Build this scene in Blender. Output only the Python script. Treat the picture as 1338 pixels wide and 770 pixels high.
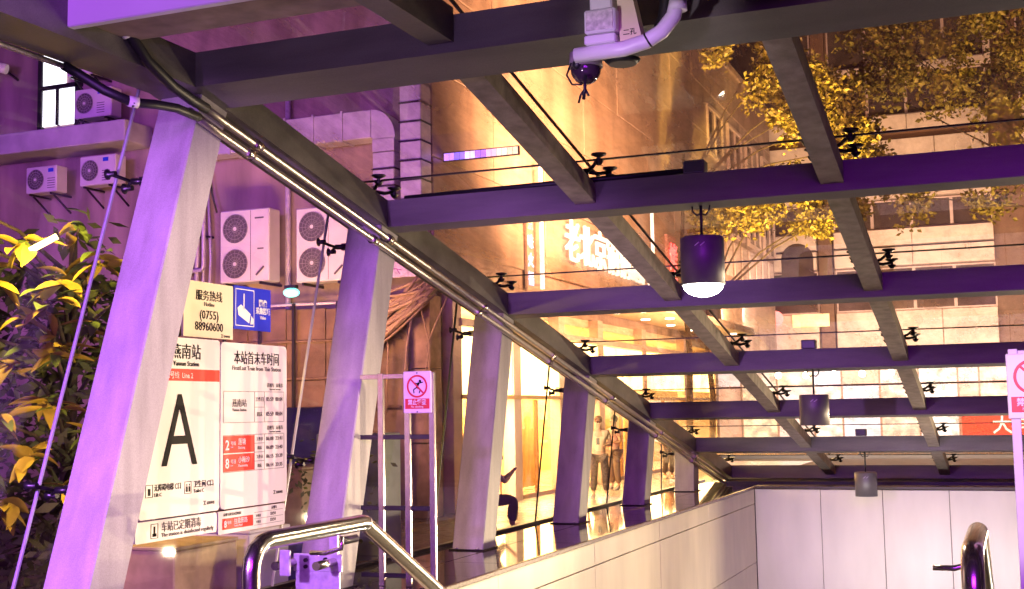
import bpy, bmesh, math, random
from mathutils import Vector, Matrix, Euler
random.seed(7)
S = bpy.context.scene
COL = S.collection
R = math.radians
for o in list(bpy.data.objects): bpy.data.objects.remove(o)

# ------------------------------------------------------------------ camera
cd = bpy.data.cameras.new('camera'); cam = bpy.data.objects.new('camera', cd); COL.objects.link(cam); S.camera = cam
cd.sensor_width = 36.0; cd.lens = 1624.27 / 1338 * 36.0
cd.clip_start = 0.05; cd.clip_end = 900
yaw, pit, rol = .3809, .0938, -.0177
F = Vector((-math.sin(yaw)*math.cos(pit), math.cos(yaw)*math.cos(pit), math.sin(pit)))
Rt = Vector((math.cos(yaw), math.sin(yaw), 0)); U = Rt.cross(F)
X = Rt*math.cos(rol) + U*math.sin(rol); Y = U*math.cos(rol) - Rt*math.sin(rol)
m = Matrix((X, Y, -F)).transposed().to_4x4(); m.translation = Vector((0, 0, 1.6)); cam.matrix_world = m
S.render.resolution_x = 1024; S.render.resolution_y = 589

# ------------------------------------------------------------------ world, night sky
w = bpy.data.worlds.new("World"); S.world = w; w.use_nodes = True
nt = w.node_tree; nt.nodes.clear()
sky = nt.nodes.new('ShaderNodeTexSky'); sky.sky_type = 'NISHITA'; sky.sun_disc = False
sky.sun_elevation = R(1.0); sky.sun_rotation = R(200); sky.air_density = 2.0; sky.dust_density = 4.0
mx = nt.nodes.new('ShaderNodeMix'); mx.data_type = 'RGBA'; mx.inputs[0].default_value = .75
mx.inputs[7].default_value = (.50, .22, .60, 1)     # city glow on the low cloud
bg = nt.nodes.new('ShaderNodeBackground'); bg.inputs[1].default_value = .05
wo = nt.nodes.new('ShaderNodeOutputWorld')
nt.links.new(sky.outputs[0], mx.inputs[6]); nt.links.new(mx.outputs[2], bg.inputs[0]); nt.links.new(bg.outputs[0], wo.inputs[0])

# ------------------------------------------------------------------ exposure
S.view_settings.view_transform = 'Standard'; S.view_settings.look = 'None'
S.view_settings.gamma = 1; S.view_settings.exposure = 0.2
try:
    S.cycles.use_denoising = True; S.cycles.max_bounces = 7; S.cycles.transparent_max_bounces = 20
    S.cycles.diffuse_bounces = 3; S.cycles.glossy_bounces = 3; S.cycles.sample_clamp_indirect = 4.0
    S.cycles.caustics_reflective = False; S.cycles.caustics_refractive = False
except Exception: pass

# ------------------------------------------------------------------ lamps of the place and added fill lights
def aim(o, t): o.rotation_euler = (Vector(t) - o.location).to_track_quat('-Z', 'Y').to_euler()
def area(name, loc, tgt, sx, sy, col, p, spread=180):
    l = bpy.data.lights.new(name, 'AREA'); l.shape = 'RECTANGLE'; l.size = sx; l.size_y = sy; l.color = col; l.energy = p; l.spread = R(spread)
    o = bpy.data.objects.new(name, l); COL.objects.link(o); o.location = loc; aim(o, tgt); return o
def spot(name, loc, tgt, ang, col, p, rad=.1, blend=.6):
    l = bpy.data.lights.new(name, 'SPOT'); l.spot_size = R(ang); l.spot_blend = blend; l.color = col; l.energy = p; l.shadow_soft_size = rad
    o = bpy.data.objects.new(name, l); COL.objects.link(o); o.location = loc; aim(o, tgt); return o
def point(name, loc, col, p, rad=.1):
    l = bpy.data.lights.new(name, 'POINT'); l.color = col; l.energy = p; l.shadow_soft_size = rad
    o = bpy.data.objects.new(name, l); COL.objects.link(o); o.location = loc; return o
PUR = (.44, .02, .95); WARM = (1.0, .62, .30); ORA = (1.0, .52, .25)
# violet screens across the street behind the viewer, plus an added fascia fill
area('violet_street_screen', (2.5, -9, 6.5), (.5, 14, 2.2), 8, 4, PUR, 2700)
spot('violet_entrance_spot', (-5.3, 3.0, 2.0), (-6.05, 7.0, 1.75), 60, (.56, .22, 1.0), 2000, .2, .5)
spot('fascia_fill', (-3.6, 2.6, 3.4), (-4.6, 6.45, 4.5), 60, (.62, .38, 1.0), 260, .1, .6)  # added spot that brightens the fascia, no lamp hangs there
area('violet_yard_screen', (-16.5, 4, 7), (-16.5, 21, 6), 5, 3, (.5, .12, 1.0), 220, 60)
# added fill lights for the landing, stairwell and beam undersides
spot('sign_fill', (1.2, 9.7, 2.9), (-6.3, 8.7, 1.6), 38, (1.0, .74, .54), 2200, .15, .5)  # added to brighten the sign boards
spot('post_fill', (-1.2, 3.0, 2.6), (.12, 8.3, 1.3), 17, (1.0, .80, .85), 1100, .1, .6)  # added to brighten the sign on the right post
spot('dome_camera_fill', (-3.4, 3.0, 2.4), (-2.2, 7.5, 4.0), 13, (.95, .78, 1.0), 420, .1, .6)  # added to brighten the dome camera and its pipe
spot('stairwell_fill', (1.9, 24.6, -.7), (-4.98, 15.0, -.6), 80, (1.0, .77, .47), 2600, .06, .8)  # this and the next two added to brighten the side wall
spot('stairwell_fill', (1.9, 19.5, -.9), (-4.98, 13.2, -.5), 74, (1.0, .77, .47), 1700, .06, .8)
spot('stairwell_fill', (1.9, 14.5, -.6), (-4.98, 10.5, -.2), 70, (1.0, .77, .47), 1500, .06, .8)
for y_, z_ in ((10.5, -.5), (13.5, -1.6), (16.5, -2.6), (19.5, -3.4)):
    for x_ in (-4.6, 1.7): spot('beam_underside_fill', (x_, y_, z_), (x_*.6-.6, y_-3.2, 3.2), 105, (1.0, .98, .82), 12 if y_ < 12 else 24, .05)  # added upward spots that lift the beam undersides
area('far_wall_fill', (-1.4, 17.5, -2.6), (-1.4, 25.4, -1.2), 5.5, .3, (1.0, .90, .80), 110, 80)  # added to brighten the end wall
# wash of the left building and its lit name, shop light on the plaza
area('facade_wash', (-6.9, 31, 3.6), (-10, 31, 8.0), 14, .6, ORA, 1300)
area('facade_wash_high', (-6.2, 26, 6.5), (-10, 30, 11), 4, 1, ORA, 3600)
area('shop_window_light', (-9.75, 30, 1.8), (-4, 28, 0.4), 16, 2.6, (1.0, .66, .26), 1300)
area('window_light_near', (-9.6, 22.6, 2.0), (-8.0, 27, .8), 1.6, 2, (1.0, .76, .46), 420)
area('room_light', (-12.2, 32, 3.55), (-12.2, 32, 0), 3, 20, (1.0, .70, .24), 4500)
area('yard_wash', (-11.5, 17.0, 2.6), (-13.5, 21, 5.8), 2.5, .5, ORA, 330)
area('street_wash', (-4.0, 46, 5.0), (-4.0, 60, 9.0), 22, .6, (1.0, .60, .33), 4300)
area('street_wash_low', (-4.0, 50, 5.5), (-4.0, 60, 1.0), 22, .6, (1.0, .76, .66), 2600)
spot('tree_lamp', (-3.0, 32.5, 2.5), (-5.4, 36, 10.8), 34, (1.0, .64, .13), 26000, .3)
spot('tree_lamp', (-3.2, 33.5, 2.5), (-6.4, 38, 7.8), 36, (1.0, .66, .13), 24000, .3)
spot('tree_lamp', (1.5, 35.0, 2.5), (-.4, 40, 10.8), 60, (1.0, .64, .2), 9000, .3)

# ------------------------------------------------------------------ helpers
MATS = {}
def mat(name, col, rough=.6, metal=0.0, var=.08, scale=6.0, bump=.0, bscale=60.0, emit=None, es=0.0, coat=0.0, grain=0.0, st=None):
    if name in MATS: return MATS[name]
    mm = bpy.data.materials.new(name); mm.use_nodes = True; n = mm.node_tree; b = n.nodes['Principled BSDF']
    b.inputs['Roughness'].default_value = rough; b.inputs['Metallic'].default_value = metal
    if 'ink' in name: b.inputs['Specular IOR Level'].default_value = .1
    if coat: b.inputs['Coat Weight'].default_value = coat
    tc = n.nodes.new('ShaderNodeTexCoord')
    nz = n.nodes.new('ShaderNodeTexNoise'); nz.inputs['Scale'].default_value = scale; nz.inputs['Detail'].default_value = 6
    if st:
        mpp = n.nodes.new('ShaderNodeMapping'); mpp.inputs['Scale'].default_value = st; n.links.new(tc.outputs['Object'], mpp.inputs[0]); n.links.new(mpp.outputs[0], nz.inputs['Vector'])
    else: n.links.new(tc.outputs['Object'], nz.inputs['Vector'])
    rp = n.nodes.new('ShaderNodeValToRGB'); rp.color_ramp.elements[0].position = .3; rp.color_ramp.elements[1].position = .7
    lo = [max(0, c*(1-var)) for c in col[:3]]; hi = [min(1, c*(1+var)) for c in col[:3]]
    rp.color_ramp.elements[0].color = (*lo, 1); rp.color_ramp.elements[1].color = (*hi, 1)
    n.links.new(nz.outputs['Fac'], rp.inputs['Fac']); src = rp.outputs['Color']
    if grain:
        g = n.nodes.new('ShaderNodeTexNoise'); g.inputs['Scale'].default_value = 140; g.inputs['Detail'].default_value = 2
        n.links.new(tc.outputs['Object'], g.inputs['Vector'])
        gr = n.nodes.new('ShaderNodeMapRange'); gr.inputs[1].default_value = .3; gr.inputs[2].default_value = .7
        gr.inputs[3].default_value = 1-grain; gr.inputs[4].default_value = 1+grain
        n.links.new(g.outputs['Fac'], gr.inputs[0])
        mu = n.nodes.new('ShaderNodeVectorMath'); mu.operation = 'MULTIPLY'
        n.links.new(src, mu.inputs[0]); n.links.new(gr.outputs[0], mu.inputs[1]); src = mu.outputs[0]
    n.links.new(src, b.inputs['Base Color'])
    if bump:
        n2 = n.nodes.new('ShaderNodeTexNoise'); n2.inputs['Scale'].default_value = bscale; n2.inputs['Detail'].default_value = 4
        n.links.new(tc.outputs['Object'], n2.inputs['Vector'])
        bp = n.nodes.new('ShaderNodeBump'); bp.inputs['Strength'].default_value = bump; bp.inputs['Distance'].default_value = .02
        n.links.new(n2.outputs['Fac'], bp.inputs['Height']); n.links.new(bp.outputs[0], b.inputs['Normal'])
    if emit:
        b.inputs['Emission Color'].default_value = (*emit, 1); b.inputs['Emission Strength'].default_value = es
    MATS[name] = mm; return mm
def glow(name, col, st, var=.0, scale=3.0):
    """things that give off light: lit panels, tubes, lettering"""
    mm = bpy.data.materials.new(name); mm.use_nodes = True; n = mm.node_tree; b = n.nodes['Principled BSDF']
    b.inputs['Base Color'].default_value = (.6, .6, .6, 1); b.inputs['Roughness'].default_value = .4
    b.inputs['Emission Color'].default_value = (*col, 1); b.inputs['Emission Strength'].default_value = st
    if var:
        tc = n.nodes.new('ShaderNodeTexCoord'); nz = n.nodes.new('ShaderNodeTexNoise'); nz.inputs['Scale'].default_value = scale
        n.links.new(tc.outputs['Object'], nz.inputs['Vector'])
        mr = n.nodes.new('ShaderNodeMapRange'); mr.inputs[1].default_value = .35; mr.inputs[2].default_value = .65
        mr.inputs[3].default_value = st*(1-var); mr.inputs[4].default_value = st*(1+var)
        n.links.new(nz.outputs['Fac'], mr.inputs[0]); n.links.new(mr.outputs[0], b.inputs['Emission Strength'])
    MATS[name] = mm; return mm
def glass(name, tint, dust_haze=.03, dust_haze_col=(.8, .6, .5), stretch=(1, 1, 1)):
    mm = bpy.data.materials.new(name); mm.use_nodes = True; n = mm.node_tree; n.nodes.clear()
    out = n.nodes.new('ShaderNodeOutputMaterial'); tr = n.nodes.new('ShaderNodeBsdfTransparent'); tr.inputs[0].default_value = (*tint, 1)
    gl = n.nodes.new('ShaderNodeBsdfGlossy'); gl.inputs['Roughness'].default_value = .02; gl.inputs['Color'].default_value = (.9, .9, .9, 1)
    lw = n.nodes.new('ShaderNodeLayerWeight'); lw.inputs[0].default_value = .5
    pw = n.nodes.new('ShaderNodeMath'); pw.operation = 'POWER'; pw.inputs[1].default_value = 4.5; n.links.new(lw.outputs['Facing'], pw.inputs[0])
    ma = n.nodes.new('ShaderNodeMath'); ma.operation = 'MULTIPLY_ADD'; ma.inputs[1].default_value = .85; ma.inputs[2].default_value = .045
    n.links.new(pw.outputs[0], ma.inputs[0])
    m1 = n.nodes.new('ShaderNodeMixShader'); n.links.new(ma.outputs[0], m1.inputs[0]); n.links.new(tr.outputs[0], m1.inputs[1]); n.links.new(gl.outputs[0], m1.inputs[2])
    df = n.nodes.new('ShaderNodeBsdfTranslucent'); df.inputs[0].default_value = (*dust_haze_col, 1)
    tc = n.nodes.new('ShaderNodeTexCoord'); mp = n.nodes.new('ShaderNodeMapping'); mp.inputs['Scale'].default_value = stretch
    nz = n.nodes.new('ShaderNodeTexNoise'); nz.inputs['Scale'].default_value = 1.6; nz.inputs['Detail'].default_value = 8; nz.inputs['Roughness'].default_value = .7
    n.links.new(tc.outputs['Object'], mp.inputs[0]); n.links.new(mp.outputs[0], nz.inputs['Vector'])
    mr = n.nodes.new('ShaderNodeMapRange'); mr.inputs[1].default_value = .4; mr.inputs[2].default_value = .8; mr.inputs[3].default_value = dust_haze*.3; mr.inputs[4].default_value = dust_haze*2.5
    n.links.new(nz.outputs['Fac'], mr.inputs[0])
    m2 = n.nodes.new('ShaderNodeMixShader'); n.links.new(mr.outputs[0], m2.inputs[0]); n.links.new(m1.outputs[0], m2.inputs[1]); n.links.new(df.outputs[0], m2.inputs[2])
    n.links.new(m2.outputs[0], out.inputs[0]); MATS[name] = mm; return mm

def wloc(o):
    v = Vector((0, 0, 0))
    while o is not None: v += o.location; o = o.parent
    return v
class MB:
    def __init__(s): s.v = []; s.f = []; s.sm = []
    def add(s, vs, fs, smooth=False):
        k = len(s.v); s.v += [Vector(v) for v in vs]; s.f += [tuple(i+k for i in f) for f in fs]; s.sm += [smooth]*len(fs); return s
    def hexa(s, p):   # 8 points: bottom 0-3 ccw, top 4-7
        return s.add(p, [(0,3,2,1),(4,5,6,7),(0,1,5,4),(1,2,6,5),(2,3,7,6),(3,0,4,7)])
    def box(s, x0, x1, y0, y1, z0, z1):
        return s.hexa([(x0,y0,z0),(x1,y0,z0),(x1,y1,z0),(x0,y1,z0),(x0,y0,z1),(x1,y0,z1),(x1,y1,z1),(x0,y1,z1)])
    def bbox(s, x0, x1, y0, y1, z0, z1, b=.01):     # box with chamfered edges along all sides
        x0,x1,y0,y1,z0,z1 = map(float,(x0,x1,y0,y1,z0,z1))
        bm = bmesh.new(); bmesh.ops.create_cube(bm, size=1)
        for v in bm.verts: v.co = ((x0+x1)/2+v.co.x*(x1-x0), (y0+y1)/2+v.co.y*(y1-y0), (z0+z1)/2+v.co.z*(z1-z0))
        bmesh.ops.bevel(bm, geom=bm.edges[:], offset=b, segments=1, affect='EDGES')
        bm.verts.index_update(); s.add([v.co.copy() for v in bm.verts], [tuple(v.index for v in f.verts) for f in bm.faces]); bm.free(); return s
    def tube(s, pts, r, n=10, cap=True):
        pts = [Vector(p) for p in pts]; rr = r if isinstance(r, (list, tuple)) else [r]*len(pts)
        rings = []; a = None
        for i, p in enumerate(pts):
            d = (pts[min(i+1, len(pts)-1)] - pts[max(i-1, 0)]).normalized()
            if a is None:
                a = Vector((0,0,1)) if abs(d.z) < .9 else Vector((1,0,0))
            a = (a - d*a.dot(d)).normalized(); b = d.cross(a)
            rings.append([p + (a*math.cos(t)+b*math.sin(t))*rr[i] for t in [2*math.pi*k/n for k in range(n)]])
        vs = [v for g in rings for v in g]; fs = []
        for i in range(len(pts)-1):
            for k in range(n): fs.append((i*n+k, i*n+(k+1)%n, (i+1)*n+(k+1)%n, (i+1)*n+k))
        s.add(vs, fs, True)
        if cap:
            k0 = len(s.v)-len(vs)
            s.f.append(tuple(k0+i for i in reversed(range(n)))); s.f.append(tuple(k0+(len(pts)-1)*n+i for i in range(n))); s.sm += [False, False]
        return s
    def cyl(s, p0, p1, r, n=12): return s.tube([p0, p1], r, n)
    def bar(s, p0, p1, w, h, up=(0,0,1)):
        p0, p1 = Vector(p0), Vector(p1); d = (p1-p0).normalized(); up = Vector(up); sd = d.cross(up).normalized(); u = sd.cross(d)
        q = []
        for p in (p0, p1): q.append([p-sd*w/2-u*h/2, p+sd*w/2-u*h/2, p+sd*w/2+u*h/2, p-sd*w/2+u*h/2])
        a, b = q; vs = a+b
        return s.add(vs, [(0,1,2,3),(7,6,5,4),(0,4,5,1),(1,5,6,2),(2,6,7,3),(3,7,4,0)])
    def sphere(s, c, r, n=10, m=7, sc=(1,1,1)):
        c = Vector(c); vs = [c+Vector((0,0,r*sc[2]))]
        for i in range(1, m):
            t = math.pi*i/m
            for k in range(n):
                p = 2*math.pi*k/n; vs.append(c+Vector((r*sc[0]*math.sin(t)*math.cos(p), r*sc[1]*math.sin(t)*math.sin(p), r*sc[2]*math.cos(t))))
        vs.append(c-Vector((0,0,r*sc[2]))); fs = [(0,1+k,1+(k+1)%n) for k in range(n)]
        for i in range(m-2):
            for k in range(n): fs.append((1+i*n+k, 1+(i+1)*n+k, 1+(i+1)*n+(k+1)%n, 1+i*n+(k+1)%n))
        L = len(vs)-1; fs += [(L, 1+(m-2)*n+(k+1)%n, 1+(m-2)*n+k) for k in range(n)]
        return s.add(vs, fs, True)
    def build(s, name, mt, parent=None, kind=None, label=None, fix=True):
        off = wloc(parent) if parent is not None else Vector((0,0,0))
        me = bpy.data.meshes.new(name); me.from_pydata([v-off for v in s.v], [], s.f)
        me.polygons.foreach_set('use_smooth', s.sm)
        if fix:
            bm = bmesh.new(); bm.from_mesh(me); bmesh.ops.recalc_face_normals(bm, faces=bm.faces[:]); bm.to_mesh(me); bm.free()
        me.materials.append(mt); me.update()
        o = bpy.data.objects.new(name, me); COL.objects.link(o); o.parent = parent
        if kind: o['kind'] = kind
        if label: o['label'] = label
        return o
def B(*a): return MB().box(*a)
def thing(name, label, cat, loc=(0,0,0), group=None):
    o = bpy.data.objects.new(name, None); COL.objects.link(o); o.location = loc; o.empty_display_size = .1
    o['label'] = label; o['category'] = cat
    if group: o['group'] = group
    return o
def tag(o, label, cat, group=None):
    o['label'] = label; o['category'] = cat
    if group: o['group'] = group
    return o
def dup(root, loc, label=None, rotz=None, scale=None):
    def cp(o, par):
        c = o.copy(); COL.objects.link(c); c.parent = par
        for ch in o.children: cp(ch, c)
        return c
    r = cp(root, None); r.location = loc
    if label: r['label'] = label
    if rotz is not None: r.rotation_euler = (0, 0, rotz)
    if scale: r.scale = (scale,)*3
    return r
def copy_part(o, off, parent=None):
    c = o.copy(); COL.objects.link(c); c.parent = parent or o.parent; c.location = o.location + Vector(off); return c
def text(name, body, size, origin, right, up, mt, parent, align='LEFT', depth=.002, bold=0.0, sx=1.0, spacing=1.0, width=None):
    """flat lettering whose own x runs along `right` and y along `up`, standing proud of its board"""
    cu = bpy.data.curves.new(name, 'FONT'); cu.body = body; cu.size = size; cu.align_x = align; cu.extrude = depth; cu.offset = bold; cu.resolution_u = 2
    cu.space_character = spacing
    t = bpy.data.objects.new('tmp', cu); COL.objects.link(t); bpy.context.view_layer.update()
    me = bpy.data.meshes.new_from_object(t); bpy.data.objects.remove(t)
    if width:
        xs = [v.co.x for v in me.vertices]; ww = max(xs)-min(xs); k = width/ww if ww else 1
        sx = k
    right = Vector(right).normalized(); up = Vector(up).normalized(); nrm = right.cross(up)
    off = wloc(parent) if parent is not None else Vector((0,0,0)); o0 = Vector(origin) - off
    for v in me.vertices: v.co = o0 + right*v.co.x*sx + up*v.co.y + nrm*v.co.z
    me.materials.clear(); me.materials.append(mt); me.name = name
    o = bpy.data.objects.new(name, me); COL.objects.link(o); o.parent = parent; return o
def struct(o): o['kind'] = 'structure'; return o

# ------------------------------------------------------------------ materials
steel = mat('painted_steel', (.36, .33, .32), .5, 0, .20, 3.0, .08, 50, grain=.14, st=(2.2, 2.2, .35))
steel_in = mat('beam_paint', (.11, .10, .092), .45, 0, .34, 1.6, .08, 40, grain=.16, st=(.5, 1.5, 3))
purlin_m = mat('purlin_paint', (.26, .22, .19), .55, 0, .3, 8.0, .1, 60, grain=.1)
inox = mat('stainless_steel', (.62, .58, .52), .22, 1.0, .08, 14, .02, 200)
inox_dull = mat('galvanised_pipe', (.50, .46, .42), .35, 1.0, .15, 20, .03, 150)
black = mat('black_rubber', (.012, .012, .014), .45)
fitm = mat('dark_fitting_steel', (.05, .045, .05), .35, .8)
granite = mat('polished_granite', (.075, .06, .058), .07, 0, .45, 55, 0, 60, coat=.6)
tilew = mat('cream_wall_panel', (.66, .59, .47), .3, 0, .12, 2.0, .03, 30, st=(1, 1, .3))
tilef = mat('pale_wall_panel', (.68, .63, .58), .35, 0, .10, 1.6, .03, 30, st=(1, 1, .3))
grout = mat('dark_joint', (.10, .08, .06), .8)
white = mat('white_enamel', (.80, .78, .76), .4, 0, .05, 6)
cream = mat('cream_board', (.80, .68, .46), .45, 0, .04, 3)
signw = mat('white_sign_board', (.80, .74, .69), .4, 0, .03, 2)
ink = mat('black_ink', (.006, .004, .004), .5)
inkg = mat('grey_ink', (.13, .11, .10), .5)
redp = mat('red_print', (.78, .03, .01), .45)
bluep = mat('blue_print', (.01, .02, .55), .4)
glass_roof = glass('roof_glass', (.94, .90, .85), .25, (.95, .66, .42), (1, .25, 1))  # dust, raised and tinted orange to paint the haze of outside glow
glass_side = glass('side_glass', (.95, .94, .94), .02, (.7, .6, .8), (1, 1, .3))
silic = mat('black_silicone', (.01, .01, .01), .4)

# ================================================================== SETTING
Z0 = -.3                       # plaza level
struct(B(-200, -14.5, -60, 200, Z0-.4, Z0-.012).build('ground', mat('rough_ground', (.12, .10, .09), .9, 0, .2, 2, .2, 20)))
plz = MB()
plz.box(-14.5, -6.56, -60, 46, Z0-.4, Z0); plz.box(-6.56, 3.66, 27.9, 46, Z0-.4, Z0); plz.box(3.66, 60, -60, 46, Z0-.4, Z0)
struct(plz.build('plaza_base', mat('plaza_bed', (.16, .12, .10), .6, 0, .2, 3)))
struct(B(-14.5, 60, 46, 56, Z0-.4, Z0-.14).build('road', mat('asphalt', (.05, .05, .05), .7, 0, .2, 20, .3, 120)))
struct(B(-14.5, 60, 56, 60, Z0-.4, Z0).build('pavement', mat('far_paving', (.22, .19, .17), .6, 0, .15, 5)))
struct(B(-60, 60, 60, 200, Z0-.4, Z0-.004).build('ground_behind', MATS['rough_ground']))
struct(B(-7.2, 4.0, -12, 8.30, -.6, -.15).build('landing_floor', mat('landing_granite', (.22, .19, .17), .3, 0, .3, 40)))
# plaza paving stones near the glass
pv = thing('plaza_paving', 'warm lit square stone paving of the plaza outside the glass', 'paving', (-8, 20, Z0)); pv['kind'] = 'structure'; del pv['category']
stone = mat('plaza_stone', (.30, .23, .19), .25, 0, .2, 4, .03, 50)
st0 = None
for i in range(4):
    for j in range(28):
        x = -9.95+i*.86; y = 10.5+j*1.2
        if st0 is None: st0 = MB().bbox(-9.95, -9.95+.85, 10.5, 11.69, Z0-.02, Z0+.012, .004).build('paving_stone', stone, pv)
        else: copy_part(st0, (x+9.95, y-10.5, 0))
# stairs
st = struct(B(-4.98, 2.1, 8.3, 8.32, -.6, -.152).build('stairs', granite))
stp = mat('stair_granite', (.24, .21, .19), .45, 0, .3, 50)
s0 = None
for k in range(56):
    if s0 is None: s0 = B(-4.97, 2.09, 8.32, 8.64, -.55, -.31).build('stair_step', stp, st)
    else: copy_part(s0, (0, k*.305, -k*.156))

# ledge with granite slabs
led = thing('granite_ledge', 'glossy dark granite ledge running under the leaning columns', 'ledge', (-5.75, 7, 0))
B(-6.55, -4.99, 2, 27.9, -.6, -.03).build('ledge_core', grout, led)
sl0 = MB().bbox(-6.54, -5.76, 2.0, 3.03, -.03, 0, .004).build('granite_slab', granite, led)
for i in range(2):
    for j in range(25):
        if i+j == 0: continue
        c = copy_part(sl0, (i*.79, j*1.036, random.uniform(-.001, .001)))
nos = MB(); nos.bbox(-4.975, -4.93, 2, 25.3, -.045, .004, .006); nos.build('edge_nosing', mat('brown_granite_edge', (.16, .10, .07), .25, 0, .4, 40), led)
# stairwell side wall with cream panels
wl = thing('stairwell_side_wall', 'cream panelled stairwell wall descending along the stairs under the ledge', 'wall', (-4.98, 8, 0))
B(-5.35, -5.0, 2, 25.4, -9.5, -.604).build('wall_core', grout, wl)
B(-5.05, -4.99, 2, 25.4, -.6, -.05).build('wall_core', grout, wl)
js = [2.5, 5.6, 8.74, 11.88, 15.03, 18.11, 21.30, 24.35, 25.38]
zs = [-.05, -.34, -1.50, -2.66, -3.8, -5.0, -6.2]
for a in range(len(js)-1):
    for b in range(len(zs)-1):
        d = random.uniform(0, .004)
        MB().bbox(-5.0, -4.962-d, js[a]+.006, js[a+1]-.006, zs[b+1]+.005, zs[b]-.005, .004).build('wall_panel', tilew, wl)
# far end wall
wf = thing('stairwell_end_wall', 'pale panelled end wall closing the stairwell below the lowest beam', 'wall', (-1.4, 25.4, 0))
B(-4.98, 2.1, 25.44, 25.9, -9.5, -.03).build('wall_core', grout, wf)
xs = [-4.96, -3.66, -2.47, -1.24, 0.0, 1.24, 2.08]
for a in range(6):
    for z1, z2 in ((-.05, -2.3), (-2.3, -4.6)):
        MB().bbox(xs[a]+.005, xs[a+1]-.005, 25.405+random.uniform(0, .004), 25.44, z2+.005, z1-.004, .004).build('wall_panel', tilef, wf)
B(-4.98, 2.1, 25.38, 25.95, -.03, .012).build('coping', mat('dark_coping', (.05, .03, .03), .3), wf)
# far-right side of the stairwell (only its top is near the frame)
wr = thing('stairwell_right_wall', 'cream panelled wall on the right side of the stairs', 'wall', (2.1, 8, 0))
B(2.13, 3.66, 2, 27.9, -9.5, -.03).build('wall_core', grout, wr)
B(2.10, 3.66, 2, 27.9, -.028, 0).build('ledge_slab', granite, wr)
for a in range(len(js)-1): B(2.10, 2.13, js[a]+.006, js[a+1]-.006, -3.0, -.05).build('wall_panel', tilew, wr)

# ================================================================== CANOPY
SL = .2122; yb, zb = 14.2446, 2.7936; D = 3.1922; HT = .272
def zr(y): return zb-(y-yb)*SL if y > 7.86 else zb-(7.86-yb)*SL
cn = thing('station_canopy', 'sloping grey steel and glass canopy with leaning columns over the metro stairs', 'canopy', (-1.4, 7.86, 0))
cols = [(6.61, 7.98), (9.98, 10.98), (13.40, 14.16), (16.82, 17.48), (20.20, 20.73), (23.70, 23.80)]
for yb0, yt in cols:
    zt = zr(yt)+.004; tl = (yt-yb0)/max(zt, .1)
    c = MB(); x0, x1, dy, bv = -6.18, -5.79, .38, .012
    if yb0 > 23: tl = .12
    def rg(z): 
        y = yb0+tl*z
        return [(x0+bv,y,z),(x1-bv,y,z),(x1,y+bv,z),(x1,y+dy-bv,z),(x1-bv,y+dy,z),(x0+bv,y+dy,z),(x0,y+dy-bv,z),(x0,y+bv,z)]
    zt2 = zr(yt+.3)+.1
    v = rg(.002)+rg(zt2); c.add(v, [tuple(reversed(range(8))), tuple(range(8, 16))]+[(k, (k+1)%8, 8+(k+1)%8, 8+k) for k in range(8)])
    c.build('column', steel, cn)
    # base plate
    MB().bbox(x0-.03, x1+.03, yb0-.03, yb0+dy+.03, .001, .016, .004).build('base_plate', fitm, cn)
    for bx in (x0+.06, x1-.06): MB().cyl((bx, yb0-.016, .012), (bx, yb0-.016, .034), .012, 8).build('anchor_bolt', inox_dull, cn)
    # right-hand twin columns across the stairs
    v2 = [(a+9.28-.0, b_, c_) for a, b_, c_ in v]
    MB().add(v2, [tuple(reversed(range(8))), tuple(range(8, 16))]+[(k, (k+1)%8, 8+(k+1)%8, 8+k) for k in range(8)]).build('column', steel, cn)
def sidebeam(xa, xb):
    m_ = MB(); ys = [1.5, 7.86, 27.3]
    for a, b in ((0, 1), (1, 2)):
        y0, y1 = ys[a], ys[b]; za, zb_ = zr(y0), zr(y1)
        m_.hexa([(xa,y0,za),(xb,y0,za),(xb,y1,zb_),(xa,y1,zb_),(xa,y0,za+HT),(xb,y0,za+HT),(xb,y1,zb_+HT),(xa,y1,zb_+HT)])
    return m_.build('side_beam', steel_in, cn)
sidebeam(-6.20, -5.76); sidebeam(2.96, 3.40)
for k in range(-2, 5):
    y = yb+k*D; z = zr(y); wdt = .40 if k == -2 else .18
    dz = -wdt*SL
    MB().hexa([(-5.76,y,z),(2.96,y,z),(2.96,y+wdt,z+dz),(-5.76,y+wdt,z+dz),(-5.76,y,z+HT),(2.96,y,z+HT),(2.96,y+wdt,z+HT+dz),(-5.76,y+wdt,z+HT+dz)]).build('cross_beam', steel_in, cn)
B(-5.76, 2.96, 26.2, 27.0, -.22, .06).build('end_lintel', black, cn)
for px in (-3.66, -1.38, .90):
    for k in range(-3, 4):
        y0 = yb+k*D+(.40 if k == -2 else .18 if k > -2 else 0); y1 = yb+(k+1)*D
        if k == -3: y0, y1 = 1.6, 7.86
        o_ = .07; a, b = zr(y0)+o_, zr(y1)+o_; h_ = HT-.09 if k > -3 else HT-.02
        xa, xb = px-.10, px+.10
        MB().hexa([(xa,y0,a),(xb,y0,a),(xb,y1,b),(xa,y1,b),(xa,y0,a+h_),(xb,y0,a+h_),(xb,y1,b+h_),(xa,y1,b+h_)]).build('purlin', purlin_m if k > -3 else steel_in, cn)
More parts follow.
